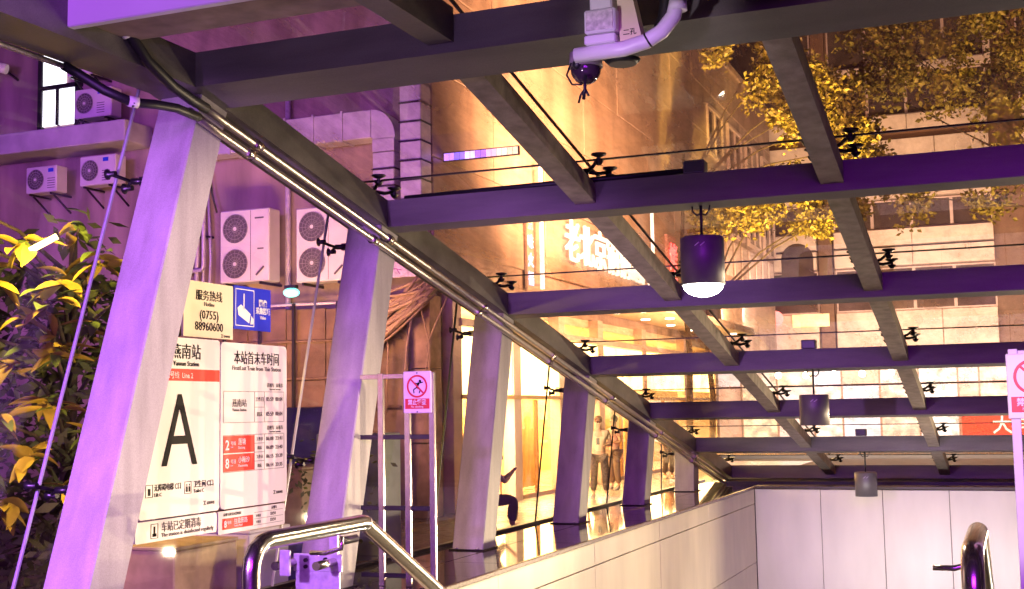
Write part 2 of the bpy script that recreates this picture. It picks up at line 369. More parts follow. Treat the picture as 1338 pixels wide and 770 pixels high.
# roof glass and black joints
GZ = .49
jy = [yb+k*D+.02 for k in range(-2, 5)]; jx = [-6.45, -3.66, -1.38, .90, 3.5]
for a in range(len(jy)-1):
    for b in range(len(jx)-1):
        y0, y1 = jy[a]+.008, jy[a+1]-.008; x0, x1 = jx[b]+.008, jx[b+1]-.008
        z0, z1 = zr(y0)+GZ, zr(y1)+GZ
        MB().add([(x0,y0,z0),(x1,y0,z0),(x1,y1,z1),(x0,y1,z1)], [(0,1,2,3)]).build('roof_pane', glass_roof, cn)
for x in jx[1:4]:
    MB().bar((x, jy[0], zr(jy[0])+GZ), (x, jy[-1], zr(jy[-1])+GZ), .024, .016).build('joint_strip', silic, cn)
for y in jy[1:]:
    MB().bar((-6.45, y, zr(y)+GZ), (3.5, y, zr(y)+GZ), .026, .016).build('joint_strip', silic, cn)
# spider fittings under the roof glass
def spider(px, y, arms):
    z = zr(y)+GZ; base = Vector((px, y+.05, zr(y)+HT-.02)); hub = Vector((px, y+.02, z-.10)); sp = MB()
    sp.cyl(base, hub, .022, 8); sp.sphere(hub, .035, 8, 5)
    f_ = sp.build('spider_fitting', fitm, cn)
    for dx, dy in arms:
        t_ = Vector((px+dx, y+dy, z-.055 - dy*SL))
        d_ = MB(); mid = hub.lerp(t_, .55)+Vector((0, 0, -.02)); d_.tube([hub, mid, t_], [.022, .018, .018], 6)
        d_.cyl(t_+Vector((0,0,-.035)), t_+Vector((0,0,.03)), .018, 8); d_.tube([t_+Vector((0,0,.005)), t_+Vector((0,0,.028)), t_+Vector((0,0,.04))], [.024, .072, .072], 12); d_.tube([t_+Vector((0,0,-.07)), t_+Vector((0,0,-.035)), t_+Vector((0,0,-.028))], [.02, .045, .045], 10)
        d_.build('spider_arm', fitm, f_)
for k in range(-1, 5):
    y = jy[k+2]
    for px in jx[1:4]: spider(px, y, [(-.19, -.17), (.19, -.17), (-.19, .17), (.19, .17)])
    spider(-5.95, y, [(-.17, .17), (.17, .17), (.17, -.17), (-.17, -.17)])
# side glass hung outside the columns
def jyt(k, z):    # joint line follows the lean of its column
    a, b = cols[k]; t = (b-a)/zr(b); return a+.03+t*z
GX = -6.45
def pane(pa, pb, pc, pd): MB().add([(GX,)+pa, (GX,)+pb, (GX,)+pc, (GX,)+pd], [(0,1,2,3)]).build('side_pane', glass_side, cn)
tops = []
for k in range(6):
    a = cols[k]; t = (a[1]-a[0])/max(zr(a[1]), .1); zt = zr(a[1])+.47; tops.append((a[0]+.03+t*zt, zt)); 
bots = [(a[0]+.03, .02) for a in cols]
pane((1.6, .02), bots[0], tops[0], (1.6, zr(5)+.47))
for k in range(5): pane((bots[k][0]+.01, .02), (bots[k+1][0]-.01, .02), (tops[k+1][0]-.01, tops[k+1][1]), (tops[k][0]+.01, tops[k][1]))
pane((bots[5][0]+.01, .02), (27.3, .02), (27.3, zr(27.3)+.47), (tops[5][0]+.01, tops[5][1]))
jm = mat('lit_edge_joint', (.42, .40, .48), .3, 0, .1, 10)  # paler tone paints the lit glass edge at the first two joints
for k in range(6): MB().bar((GX, bots[k][0], .02), (GX, tops[k][0], tops[k][1]), .016, .022, (1, 0, 0)).build('joint_strip', jm if k < 2 else silic, cn)
B(GX-.04, GX+.04, 1.6, 27.3, .001, .035).build('glass_channel', fitm, cn)
# spider arms from the columns to the side glass
def sidespider(k, z, two=True):
    y = jyt(k, z); sx_ = -6.18; yc = cols[k][0]+(cols[k][1]-cols[k][0])/zr(cols[k][1])*z+.12
    m_ = MB(); m_.bar((sx_+.01, yc, z), (sx_-.10, yc, z), .05, .07); h = Vector((GX+.11, (y+yc)/2, z)); m_.cyl((sx_-.06, yc, z), h, .026, 8)
    f_ = m_.build('wall_fitting', fitm, cn)
    for dy, dz in ((-.10, .04), (.10, -.04)) if two else ((0, 0),):
        a_ = MB(); p = Vector((GX+.03, y+dy, z+dz)); a_.tube([h, h.lerp(p, .6), p], .015, 6); a_.tube([p+Vector((.05,0,0)), p+Vector((-.01,0,0)), p+Vector((-.028,0,0))], [.022, .022, .045], 10)
        a_.build('fitting_arm', fitm, f_)
for k, z in ((0, 3.45), (1, 3.30), (1, 1.17), (2, 2.58), (3, 1.90), (4, 1.25), (5, .72), (0, 1.1)): sidespider(k, z)
# two steel conduits along the side beam
for dz, xx in ((-.135, -5.735), (-.25, -5.735)):
    pts = [(xx, 7.75, zr(7.86)+dz+.03), (xx, 8.2, zr(8.2)+dz), (xx, 27.0, zr(27.0)+dz)]
    cd_ = MB().tube(pts, .034, 10).build('conduit', inox_dull, cn)
    for yy in (8.5, 10.7, 13.2, 15.6, 18.2, 21.0, 23.6):
        yk = yy+random.uniform(-.2, .2)+(-.15 if dz < -.2 else .1)
        MB().tube([(xx, yk, zr(yk)+dz), (xx, yk+.09, zr(yk+.09)+dz)], .047, 10).build('clamp', inox, cd_)
bk = [(xx, zz) for xx, zz in ()]
# thin galvanised rail along the horizontal part of the beam
MB().tube([(-6.19, 2.0, zr(5)-.03), (-6.19, 6.9, zr(5)-.03)], .022, 8).build('edge_rail', inox_dull, cn)

# black flexible hoses at the first column
h1 = MB().tube([(-5.72,7.95,3.99),(-5.72,7.75,4.02),(-5.70,7.5,4.06),(-5.70,7.2,4.18),(-5.72,7.02,4.34),(-5.74,6.92,4.46),(-5.70,6.7,4.50)], .042, 10).build('black_hose', black)
tag(h1, 'black flexible hose dropping from the sign board to the upper conduit', 'hose')
MB().tube([(-5.735,6.985,4.355),(-5.728,7.03,4.32)], .047, 10).build('white_tape', white, h1)
h2 = MB().tube([(-5.72,7.85,3.90),(-5.74,7.6,3.92),(-5.76,7.38,3.90),(-5.82,7.2,3.88),(-5.95,7.05,3.95),(-6.12,6.98,4.07),(-6.2,6.9,4.13)], .036, 10).build('black_hose', black)
tag(h2, 'black flexible hose sagging in front of the first column head', 'hose')
MB().tube([(-5.80,7.235,3.884),(-5.84,7.175,3.888)], .042, 8).build('cable_tie', white, h2)

# fascia sign board at the front
fs = thing('fascia_board', 'pale violet lit fascia board over the entrance at the top left', 'sign board', (-1.4, 6.6, 4.3))
MB().bbox(-5.86, 2.9, 6.45, 6.52, 4.22, 5.2, .008).build('front_face', mat('fascia_white', (.70, .68, .74), .35, 0, .03, 2), fs)
B(-5.84, 2.88, 6.522, 7.1, 4.30, 4.34).build('soffit', mat('fascia_soffit', (.24, .17, .15), .6, 0, .3, 6), fs)
B(-5.84, 2.88, 6.522, 6.56, 4.26, 4.30).build('lower_frame', inox_dull, fs)
tag(MB().tube([(-5.6,7.15,4.36),(-5.2,7.12,4.42),(-4.9,7.1,4.38),(-4.5,7.15,4.44),(-4.1,7.2,4.40),(-3.6,7.15,4.44)], .022, 8).build('cable', black), 'loose black cable strung behind the violet fascia board', 'cable')

# ------------------------------------------------------------------ pendant lamps
lampg = mat('lamp_grey', (.15, .14, .15), .45, .2, .1, 4)
def pendant(x, y, ztop, zbot, zbeam, lab, lit):
    t = thing('pendant_lamp', lab, 'lamp', (x, y, ztop), 'drum lamps hung from the beams')
    MB().cyl((x, y, zbeam+.06), (x, y, ztop+.005), .014, 8).build('hanger_rod', black, t)
    hk = MB()
    for s_ in (-1, 1): hk.tube([(x+s_*.085,y,zbeam+.02),(x+s_*.075,y,zbeam-.05),(x+s_*.04,y,zbeam-.085),(x,y,zbeam-.07)], .009, 6)
    hk.build('hook', black, t)
    r = .20; n = 28; h = MB()
    ring = lambda rr, z: [(x+rr*math.cos(2*math.pi*k/n), y+rr*math.sin(2*math.pi*k/n), z) for k in range(n)]
    vs = ring(r-.012, ztop)+ring(r, ztop-.015)+ring(r, zbot)+ring(r-.012, zbot)+ring(r-.012, zbot+.05)
    fs_ = [tuple(range(n))]
    for a in range(4): fs_ += [(a*n+k, a*n+(k+1)%n, (a+1)*n+(k+1)%n, (a+1)*n+k) for k in range(n)]
    h.add(vs, fs_, True); h.build('lamp_housing', lampg, t)
    dsk = MB()
    q_ = [ring((r-.016)*math.cos(R(a)), zbot-(.11*math.sin(R(a)) if lit else -.02)) for a in (0, 20, 40, 60, 80)]  # lit diffuser bulges below the rim to stand in for lamp bloom
    dsk.add([v for g in q_ for v in g], [(a*n+k, a*n+(k+1)%n, (a+1)*n+(k+1)%n, (a+1)*n+k) for a in range(4) for k in range(n)]+[tuple(4*n+k for k in range(n))], True)
    dsk.build('diffuser', glow('lit_diffuser', (1, .93, .8), 26) if lit else mat('unlit_diffuser', (.3, .3, .3), .3), t)
    tp = MB(); tp.bar((x-.02, y-r-.003, ztop-.10), (x+.02, y-r-.003, ztop-.07), .02, .006); tp.bar((x+.03, y-r+.001, ztop-.10), (x+.07, y-r+.003, ztop-.07), .02, .006)
    tp.build('tape_mark', white, t)
    return t
pendant(-2.58, 11.15, 3.16, 2.72, zr(11.15), 'lit grey drum lamp glowing white, hung from the second beam', True)
pendant(-2.56, 17.54, 1.76, 1.34, zr(17.54), 'unlit dark drum lamp hung between the fourth and fifth beams', False)
pendant(-2.61, 23.92, .37, -.07, zr(23.92), 'unlit dark drum lamp nearest the pale end wall', False)
spot('pendant_lamp_light', (-2.58, 11.15, 2.60), (-2.58, 11.15, 0), 150, (1, .80, .54), 480, .18)
for x, y, z, lb in ((-2.62, 11.10, zr(11.05)+HT, 'small dark junction box on the second beam above the lit lamp'), (-2.60, 17.50, zr(17.44)+HT, 'small dark junction box on the fourth beam beyond the lamp'), (-2.66, 23.88, zr(23.82)+HT, 'small dark junction box on the sixth beam above the last lamp')):
    t = thing('junction_box', lb, 'junction box', (x, y, z)); MB().bbox(x-.10, x+.10, y-.02, y+.13, z+.001, z+.13, .012).build('box_body', lampg, t)
    MB().bbox(x-.085, x+.085, y-.026, y-.0205, z+.02, z+.115, .002).build('lid', fitm, t)
tag(MB().tube([(-2.72,11.13,zr(11.05)+HT+.04),(-4.0,11.13,zr(11.05)+HT+.035),(-5.6,11.13,zr(11.05)+HT+.02)], .028, 8).build('cable_conduit', black), 'black conduit lying along the top of the second beam', 'conduit')

# ------------------------------------------------------------------ dome camera on its pipe bracket
pvc = mat('white_pvc', (.76, .72, .78), .35, 0, .05, 8); dirt = mat('dirty_white_box', (.66, .58, .62), .5, 0, .4, 22)
t = thing('dome_camera', 'dark dome security camera on a white pipe bracket before the front beam', 'security camera', (-2.4, 7.5, 3.9))
MB().tube([(-2.53,7.5,3.895),(-2.2,7.5,3.900),(-2.05,7.5,3.93),(-1.95,7.5,3.98),(-1.87,7.5,4.07),(-1.84,7.5,4.18),(-1.84,7.5,4.5)], .050, 14).build('bracket_pipe', pvc, t)
MB().tube([(-1.84,7.5,4.10),(-1.84,7.5,4.16)], .058, 14).build('pipe_collar', pvc, t)
MB().tube([(-2.045,7.5,3.932),(-2.035,7.5,3.937)], .0525, 14).build('pipe_joint', black, t)
MB().bbox(-2.45, -2.24, 7.44, 7.56, 3.94, 4.00, .008).build('bracket_foot', pvc, t)
jb = MB().bbox(-2.44, -2.23, 7.42, 7.56, 4.005, 4.16, .01).build('junction_box', pvc, t)
MB().bbox(-2.425, -2.245, 7.412, 7.419, 4.02, 4.145, .003).build('box_lid', dirt, jb)
MB().bbox(-2.41, -2.26, 7.45, 7.62, 4.162, 4.26, .01).build('upper_box', pvc, t)
MB().hexa([(-2.225,7.5,3.95),(-2.08,7.5,3.95),(-2.08,7.62,3.95),(-2.225,7.62,3.95),(-2.25,7.5,4.4),(-2.17,7.5,4.4),(-2.17,7.62,4.4),(-2.25,7.62,4.4)]).build('mount_plate', cream, t)
text('small_mark', '二孔', .045, (-2.205, 7.498, 3.99), (1,0,0), (0,0,1), ink, t)
dm = MB().sphere((-2.50, 7.62, 3.83), .10, 20, 12); dm.build('dome', mat('smoked_dome', (.05, .03, .05), .08, .3, .3, 5), t)
MB().tube([(-2.50,7.62,3.84),(-2.50,7.62,3.94)], [.112, .105], 20).build('dome_housing', mat('dome_housing_grey', (.25, .2, .24), .4), t)
MB().sphere((-2.53, 7.535, 3.845), .035, 10, 7).build('lens', black, t)
MB().tube([(-2.57,7.53,3.86),(-2.60,7.52,3.78),(-2.56,7.51,3.71),(-2.49,7.5,3.70)], .007, 6).build('loose_wire', black, t)
cb = MB().tube([(-2.465,7.5,3.76),(-2.47,7.5,3.68),(-2.48,7.5,3.60)], .012, 6); cb.tube([(-2.47,7.5,3.67),(-2.50,7.5,3.63),(-2.515,7.5,3.58)], .008, 6); cb.tube([(-2.47,7.5,3.67),(-2.445,7.5,3.62)], .008, 6)
cb.build('wire_tuft', black, t)
MB().tube([(-2.12,7.62,3.97),(-2.02,7.64,4.0),(-1.96,7.64,4.12),(-1.93,7.62,4.3),(-1.95,7.6,4.5)], .048, 12).build('black_hose', black, t)
MB().tube([(-2.26,7.66,3.845),(-2.26,7.66,3.875)], [.09, .12], 20).build('lower_cap', black, t)

# ================================================================== SIGN BOARDS ON THE GLASS
SX = -6.385
def board(name, y0, y1, z0, z1, mt, label, rad=.0, cat='sign'):
    t = thing(name, label, cat, (SX, (y0+y1)/2, z0)); n = 5; r = max(rad, .004); pts = []
    for cy, cz, a0 in ((y1-r, z0+r, -90), (y1-r, z1-r, 0), (y0+r, z1-r, 90), (y0+r, z0+r, 180)):
        for k in range(n+1): a = R(a0+90*k/n); pts.append((cy+r*math.cos(a), cz+r*math.sin(a)))
    m_ = MB(); N = len(pts); vs = [(SX, a, b) for a, b in pts]+[(SX-.02, a, b) for a, b in pts]
    m_.add(vs, [tuple(range(N)), tuple(reversed(range(N, 2*N)))]+[(k, N+k, N+(k+1)%N, (k+1)%N) for k in range(N)]).build('board', mt, t)
    return t
def T(p, body, size, y, z, mt=ink, align='LEFT', bold=0, width=None, nm='lettering', dep=.0015): return text(nm, body, size, (SX+.004, y, z), (0,1,0), (0,0,1), mt, p, align, dep, bold, width=width)
def rect(p, y0, y1, z0, z1, mt, nm='print_patch', d=.002): return B(SX-.003, SX+d, y0, y1, z0, z1).build(nm, mt, p)
def metro_logo(p, y, z, s_=.03):
    m_ = MB(); m_.box(SX-.001, SX+.003, y, y+s_, z+s_*.85, z+s_); m_.box(SX-.001, SX+.003, y, y+s_, z, z+s_*.15)
    for a in (-1, 1): m_.bar((SX+.001, y+s_/2-a*s_*.25, z+s_*.1), (SX+.001, y+s_/2+a*s_*.25, z+s_*.9), s_*.13, .003, (1,0,0))
    m_.build('logo', inkg, p); T(p, '深圳地铁', s_*.8, y+s_*1.2, z+s_*.12, inkg, nm='logo_lettering')
# hotline board
t = board('hotline_sign', 8.57, 9.28, 2.275, 2.75, cream, 'cream hotline sign with a phone number, left of the blue camera sign')
T(t, '服务热线', .096, 8.925, 2.60, ink, 'CENTER'); T(t, 'Hotline', .05, 8.925, 2.545, inkg, 'CENTER')
T(t, '(0755)', .105, 8.925, 2.435, ink, 'CENTER'); T(t, '88960600', .105, 8.925, 2.335, ink, 'CENTER', width=.40); metro_logo(t, 9.10, 2.285, .03)
# blue CCTV sign
t = board('camera_area_sign', 9.295, 9.885, 2.375, 2.765, bluep, 'blue video surveillance sign with a white camera drawing')
fr = MB(); y0, y1, z0, z1, e = 9.315, 9.61, 2.405, 2.74, .008
for a in ((y0, y1, z0, z0+e), (y0, y1, z1-e, z1), (y0, y0+e, z0+e, z1-e), (y1-e, y1, z0+e, z1-e)): fr.box(SX-.001, SX+.003, *a)
fr.build('white_frame', white, t)
cc = MB(); cc.box(SX-.001, SX+.003, 9.44, 9.455, 2.56, 2.70)
def poly(pts): cc.add([(SX+.003, a, b) for a, b in pts], [tuple(range(len(pts)))])
poly([(9.345, 2.565), (9.36, 2.50), (9.53, 2.435), (9.55, 2.52), (9.40, 2.60)]); poly([(9.545, 2.425), (9.595, 2.43), (9.60, 2.475), (9.565, 2.505)])
cc.build('camera_symbol', white, t, fix=False)
T(t, '图像', .07, 9.75, 2.605, white, 'CENTER', .002); T(t, '采集区域', .065, 9.75, 2.535, white, 'CENTER', .002, .23); T(t, 'Video', .042, 9.75, 2.485, white, 'CENTER', .001)
# exit A board
t = board('exit_sign', 8.02, 9.085, .80, 2.26, signw, 'tall white exit sign with a large black A and a red line band', .03)
T(t, '燕南站', .135, 8.61, 2.095, ink, 'CENTER'); T(t, 'Yannan Station', .058, 8.61, 2.025, ink, 'CENTER')
rect(t, 8.03, 9.08, 1.90, 2.0, redp, 'red_band'); T(t, '2号线  Line 2', .062, 8.36, 1.925, white)
T(t, 'A', .86, 8.53, 1.205, ink, 'CENTER', -.004, .47, 'letter_a')
for yy in (8.10, 8.60):
    m_ = MB()
    if yy > 8.5:
        for q in (0, .035): m_.box(SX-.001, SX+.003, yy+.02+q, yy+.04+q, .985, 1.03); m_.box(SX-.001, SX+.003, yy+.026+q, yy+.034+q, 1.035, 1.05)
    else: m_.box(SX-.001, SX+.003, yy+.03, yy+.06, .985, 1.04)
    for a in ((yy, yy+.09, .97, .974), (yy, yy+.09, 1.066, 1.07), (yy, yy+.004, .974, 1.066), (yy+.086, yy+.09, .974, 1.066)): m_.box(SX-.001, SX+.003, *a)
    m_.build('pictogram', ink, t)
T(t, '无障碍电梯 C口', .062, 8.205, 1.02, ink, width=.34); T(t, 'Lift C', .042, 8.205, .972, ink)
T(t, '卫生间 C口', .062, 8.72, 1.02, ink, width=.27); T(t, 'Toilet C', .042, 8.72, .972, ink); metro_logo(t, 8.86, .86, .035)
# timetable board
t = board('timetable_sign', 9.10, 10.16, .80, 2.25, signw, 'tall white train timetable sign with two red line boxes', .05)
T(t, '本站首末车时间', .125, 9.66, 2.075, ink, 'CENTER', width=.72); T(t, 'First/Last Train from This Station', .055, 9.66, 2.01, inkg, 'CENTER', width=.78)
def lines(z0, z1, rows, p):
    m_ = MB(); e = .004
    for z in (z0, z1): m_.box(SX-.001, SX+.002, 9.14, 10.11, z-e/2, z+e/2)
    for z in rows: m_.box(SX-.001, SX+.002, 9.62, 9.775, z-e/2, z+e/2)
    for y in (9.14, 9.62, 9.78, 10.11): m_.box(SX-.001, SX+.002, y-e/2, y+e/2, z0+e, z1-e)
    m_.build('table_lines', inkg, p)
lines(1.545, 1.82, (1.68,), t); lines(.985+.13, 1.435, (1.195, 1.275, 1.355), t)
for z in (1.865, 1.475): T(t, '首班车  末班车', .042, 9.955, z, inkg, 'CENTER'); T(t, 'First train  Last train', .022, 9.955, z-.028, inkg, 'CENTER')
T(t, '燕南站', .075, 9.38, 1.69, inkg, 'CENTER'); T(t, 'Yannan Station', .036, 9.38, 1.645, inkg, 'CENTER')
for z, a, b in ((1.735, '05:59', '00:04'), (1.60, '05:59', '00:04')):
    T(t, '工作日' if z > 1.7 else '周末', .045, 9.70, z, inkg, 'CENTER'); T(t, a+'  '+b, .055, 9.945, z, inkg, 'CENTER', width=.27)
for z0, n_, cn_, en in ((1.28, '2', '莲塘', 'Liantang'), (1.12, '8', '小梅沙', 'Xiaomeisha')):
    rect(t, 9.145, 9.615, z0, z0+.15, redp, 'red_box'); T(t, n_, .12, 9.165, z0+.03, white, bold=.002); T(t, '号线', .04, 9.245, z0+.07, white); T(t, 'Line', .022, 9.245, z0+.045, white)
    T(t, cn_, .06, 9.36, z0+.075, white); T(t, en, .032, 9.36, z0+.035, white)
for i, (a, b) in enumerate((('06:08', '23:41'), ('06:09', '23:40'), ('06:15', '23:39'), ('06:14', '23:35'))):
    z = 1.375-i*.08; T(t, a+'  '+b, .05, 9.945, z, inkg, 'CENTER', width=.27); T(t, '工作日' if i % 2 == 0 else '周末', .036, 9.70, z+.005, inkg, 'CENTER')
metro_logo(t, 9.93, .88, .035)
# lower boards
t = board('disinfection_sign', 7.98, 9.05, .62, .785, signw, 'low white notice strip about station disinfection under the exit sign', .02)
T(t, '车站已定期消毒', .085, 8.30, .695, inkg, width=.52); T(t, 'The station is disinfected regularly', .045, 8.30, .648, inkg, width=.70)
m_ = MB(); 
for a in ((8.17, 8.26, .645, .649), (8.17, 8.26, .757, .761), (8.17, 8.174, .649, .757), (8.256, 8.26, .649, .757), (8.205, 8.225, .665, .74), (8.192, 8.24, .66, .685)): m_.box(SX-.001, SX+.003, *a)
m_.build('pictogram', ink, t)
t = board('line_notice_sign', 9.07, 10.125, .59, .785, signw, 'low white line notice with a small red box under the timetable', .02)
rect(t, 9.13, 9.60, .625, .72, redp, 'red_box'); T(t, '8', .08, 9.15, .645, white, bold=.002); T(t, '号线', .03, 9.20, .67, white); T(t, '往盐田路', .052, 9.30, .668, white); T(t, 'Yantian Road', .024, 9.30, .64, white)
T(t, '末班车延长运营时间', .030, 9.14, .742, inkg); T(t, '末班车', .032, 9.94, .75, inkg, 'CENTER')
for z, a in ((.695, '23:54'), (.64, '23:54')): T(t, a, .04, 9.92, z, inkg, 'CENTER'); T(t, '工作日', .028, 9.68, z, inkg, 'CENTER')
m_ = MB()
for z in (.622, .678, .735): m_.box(SX-.001, SX+.002, 9.62, 10.09, z, z+.003)
m_.build('table_lines', inkg, t)

# ================================================================== GATE ON THE LEDGE, RIGHT POST, HANDRAILS
def no_sign(parent, x, y, z0, w_=.30, h_=.40, face=-1):
    """board facing -y with prohibition ring, climbing figure and red caption"""
    b_ = MB().bbox(x, x+w_, y-.012, y, z0, z0+h_, .006).build('sign_plate', signw, parent)
    cx, cz, r = x+w_/2, z0+h_*.64, w_*.37; n = 28; m_ = MB(); yy = y-.015
    vs = []; 
    for k in range(n):
        a = 2*math.pi*k/n; vs += [(cx+r*math.cos(a), yy, cz+r*math.sin(a)), (cx+r*.83*math.cos(a), yy, cz+r*.83*math.sin(a))]
    m_.add(vs, [(2*k, 2*((k+1)%n), 2*((k+1)%n)+1, 2*k+1) for k in range(n)])
    m_.bar((cx-r*.62, yy, cz+r*.62), (cx+r*.62, yy, cz-r*.62), r*.15, .002, (0,1,0)); m_.build('prohibition_ring', mat('sign_red', (.62, .02, .03), .4), b_)
    f_ = MB(); yy = y-.0135
    f_.sphere((cx+r*.28, yy, cz+r*.45), r*.12, 8, 5, (1,.1,1)); f_.bar((cx+r*.18, yy, cz+r*.32), (cx-r*.05, yy, cz-r*.1), r*.2, .001, (0,1,0))
    for a, b in (((.1,.25),(.55,.35)), ((.1,.2),(-.3,.3)), ((-.05,-.1),(.3,-.3)), ((.3,-.3),(.2,-.6)), ((-.05,-.1),(-.35,-.3)), ((-.35,-.3),(-.3,-.6))):
        f_.bar((cx+r*a[0], yy, cz+r*a[1]), (cx+r*b[0], yy, cz+r*b[1]), r*.1, .001, (0,1,0))
    f_.build('climbing_figure', ink, b_)
    B(x+.02, x+w_-.02, y-.0155, y-.012, z0+.04, z0+.135).build('red_caption', MATS['sign_red'], b_)
    text('caption_lettering', '禁止攀登', .055, (x+w_/2, y-.0175, z0+.082), (1,0,0), (0,0,1), white, b_, 'CENTER', .001, .001, width=.19)
    text('caption_lettering', 'No climbing', .026, (x+w_/2, y-.0175, z0+.052), (1,0,0), (0,0,1), white, b_, 'CENTER', .001)
    for zz in (z0+.012, z0+h_-.016): MB().cyl((cx, y-.017, zz), (cx, y-.011, zz), .007, 8).build('screw', fitm, b_)
gs = mat('pinkish_stainless', (.60, .50, .48), .25, .9, .1, 12)  # stainless with an even pinkish base colour
t = thing('ledge_gate', 'steel bar gate standing across the ledge with a no climbing sign', 'gate', (-5.7, 10.5, 0))
for x in (-5.56, -5.28, -5.025): MB().bbox(x-.028, x+.028, 10.48, 10.52, .001, 1.98, .004).build('gate_post', gs, t)
for z in (.10, .72, 1.38, 1.95): MB().bbox(-5.78, -5.055, 10.488, 10.512, z-.022, z+.022, .003).build('gate_rail', fitm if z < 1.9 else gs, t)
no_sign(t, -5.305, 10.475, 1.60, .29, .39)
MB().bbox(-5.13, -4.98, 10.40, 10.56, .0005, .012, .003).build('foot_plate', gs, t)
tp_ = thing('barrier_post', 'white steel post with a no climbing sign at the right edge', 'post', (.02, 8.3, -.3))
MB().bbox(-.02, .035, 8.28, 8.32, -.3, 1.93, .004).build('post', mat('post_white', (.7, .62, .66), .35), tp_)
MB().bbox(.0355, .9, 8.288, 8.312, 1.88, 1.92, .003).build('top_rail', MATS['post_white'], tp_)
MB().bbox(.90, .95, 8.28, 8.32, -.3, 1.93, .004).build('post', MATS['post_white'], tp_)
MB().bbox(.0355, .9, 8.288, 8.312, .9, .94, .003).build('lower_rail', MATS['post_white'], tp_)
no_sign(tp_, -.035, 8.275, 1.50, .29, .40)
def handrail(x, lab, y0, yk):
    t = thing('handrail', lab, 'handrail', (x, y0, -.15)); pts = [(x, y0-.03, -.15), (x, y0-.03, .48)]
    for a in (0, 22, 45, 68, 90): pts.append((x, y0+.16-.19*math.cos(R(a)), .58+.19*math.sin(R(a))))
    pts += [(x, yk-.06, .772), (x, yk, .765), (x, yk+.05, .735), (x, yk+4, .735-3.95*.53), (x, yk+12, .735-11.95*.53)]
    MB().tube(pts, .062, 18).build('rail_pipe', inox, t)
    for yy, zz in ((yk-.35, .70), (yk+1.6, -.16), (yk+4.2, -1.5)):
        MB().tube([(x, yy, zz), (x, yy, zz-.09), (x-.14, yy, zz-.13), (x-.27, yy, zz-.13)], .018, 8).build('rail_bracket', inox, t)
    MB().tube([(x, yk-.004, .768), (x, yk+.012, .760)], .0635, 18).build('weld_seam', inox_dull, t)
handrail(-4.69, 'stainless handrail bending down the stairs at lower left', 7.06, 8.57)
handrail(-.26, 'stainless handrail end seen head-on before the end wall', 7.45, 8.75)
# glass clamps and acrylic plates at the ledge by the second column
t = thing('glass_clamp', 'pale bolted glass clamp bracket beside the foot of the second column', 'bracket', (-5.4, 8.6, .3))
ac = mat('pale_clamp', (.66, .60, .70), .25, .3, .2, 18)
MB().bbox(-5.42, -4.98, 8.72, 8.74, .36, .50, .006).build('clamp_plate', ac, t)
for xx, zz in ((-5.30, .45), (-5.12, .41), (-5.30, .40), (-5.12, .46)): MB().cyl((xx, 8.70, zz), (xx, 8.745, zz), .016, 10).build('bolt', fitm, t)
MB().cyl((-5.05, 8.45, .44), (-5.05, 8.72, .44), .035, 14).build('standoff', inox, t)
MB().cyl((-5.42, 8.45, .43), (-5.42, 8.72, .43), .035, 14).build('standoff', inox, t)
MB().bbox(-5.36, -5.27, 8.42, 8.45, .36, .56, .006).build('pale_tab', ac, t)
MB().cyl((-5.2, 9.0, .56), (-5.2, 9.35, .56), .034, 14).build('standoff', fitm, t)
MB().bbox(-5.24, -5.16, 8.97, 9.0, .44, .66, .006).build('pale_tab', ac, t)
MB().bbox(-5.22, -5.18, 8.74, 8.97, .001, .43, .004).build('stand', fitm, t)
MB().bbox(-5.4, -5.0, 8.72, 8.742, .001, .36, .004).build('clear_plate', ac, t)

# ================================================================== LEFT BUILDING
lb = thing('corner_building', 'tan corner building with lit restaurant front behind the side glass', 'building', (-10, 21, Z0))
plaster = mat('stained_plaster', (.34, .25, .21), .8, 0, .45, 1.4, .2, 14, st=(1, 1, .25))
clad = mat('tan_cladding', (.36, .25, .19), .38, 0, .30, 1.0, .04, 9, st=(1, 1, .2))
wb = MB(); wb.box(-40, -10.06, 21.0, 58, 3.9, 15.1); wb.box(-40, -14.2, 21.0, 45, Z0, 3.9); wb.box(-14.2, -10.06, 21.0, 21.5, Z0, 3.9)
wb.build('wall', plaster, lb)
cor_ = MB()  # hollow out read as a passage: far lower end is a recess
B(-14.2, -10.2, 44.6, 45.0, Z0, 3.9).build('wall', plaster, lb)
MB().bbox(-40, -9.9, 20.95, 58.1, 15.1, 15.4, .03).build('parapet', clad, lb)
# cladding panels on the plaza side
for i, y0 in enumerate([21.05+k*3.05 for k in range(12)]):
    for j, z0 in enumerate([4.75+k*1.72 for k in range(6)]):
        y1 = y0+3.03; z1 = min(z0+1.70, 15.08)
        if y0 > 44 and 2 <= j <= 4: continue
        MB().bbox(-10.06, -10.0+random.uniform(-.012, .012), y0, y1, z0, z1, .012).build('cladding_panel', clad, lb)
wpan = mat('dark_window', (.10, .07, .06), .12, .3, .3, 2); frm = mat('pale_frame', (.55, .42, .36), .5)
for yy in (44.6, 48.2, 51.8, 55.4):
    for z0 in (8.35, 10.95):
        wn = MB(); a, b, c, d = yy, yy+2.6, z0, z0+1.9
        for q in ((a, b, c, c+.12), (a, b, d-.12, d), (a, a+.12, c+.12, d-.12), (b-.12, b, c+.12, d-.12), ((a+b)/2-.05, (a+b)/2+.05, c+.12, d-.12)): wn.box(-10.05, -9.93, *q)
        wn = wn.build('window', frm, lb); B(-10.055, -10.0, a+.12, b-.12, c+.12, d-.12).build('pane', wpan, wn)
for k in range(9): B(-10.05, -9.95, 44.2+k*1.5, 45.2+k*1.5, 6.7, 8.1).build('louvre_panel', mat('pale_louvre', (.62, .50, .46), .5), lb)
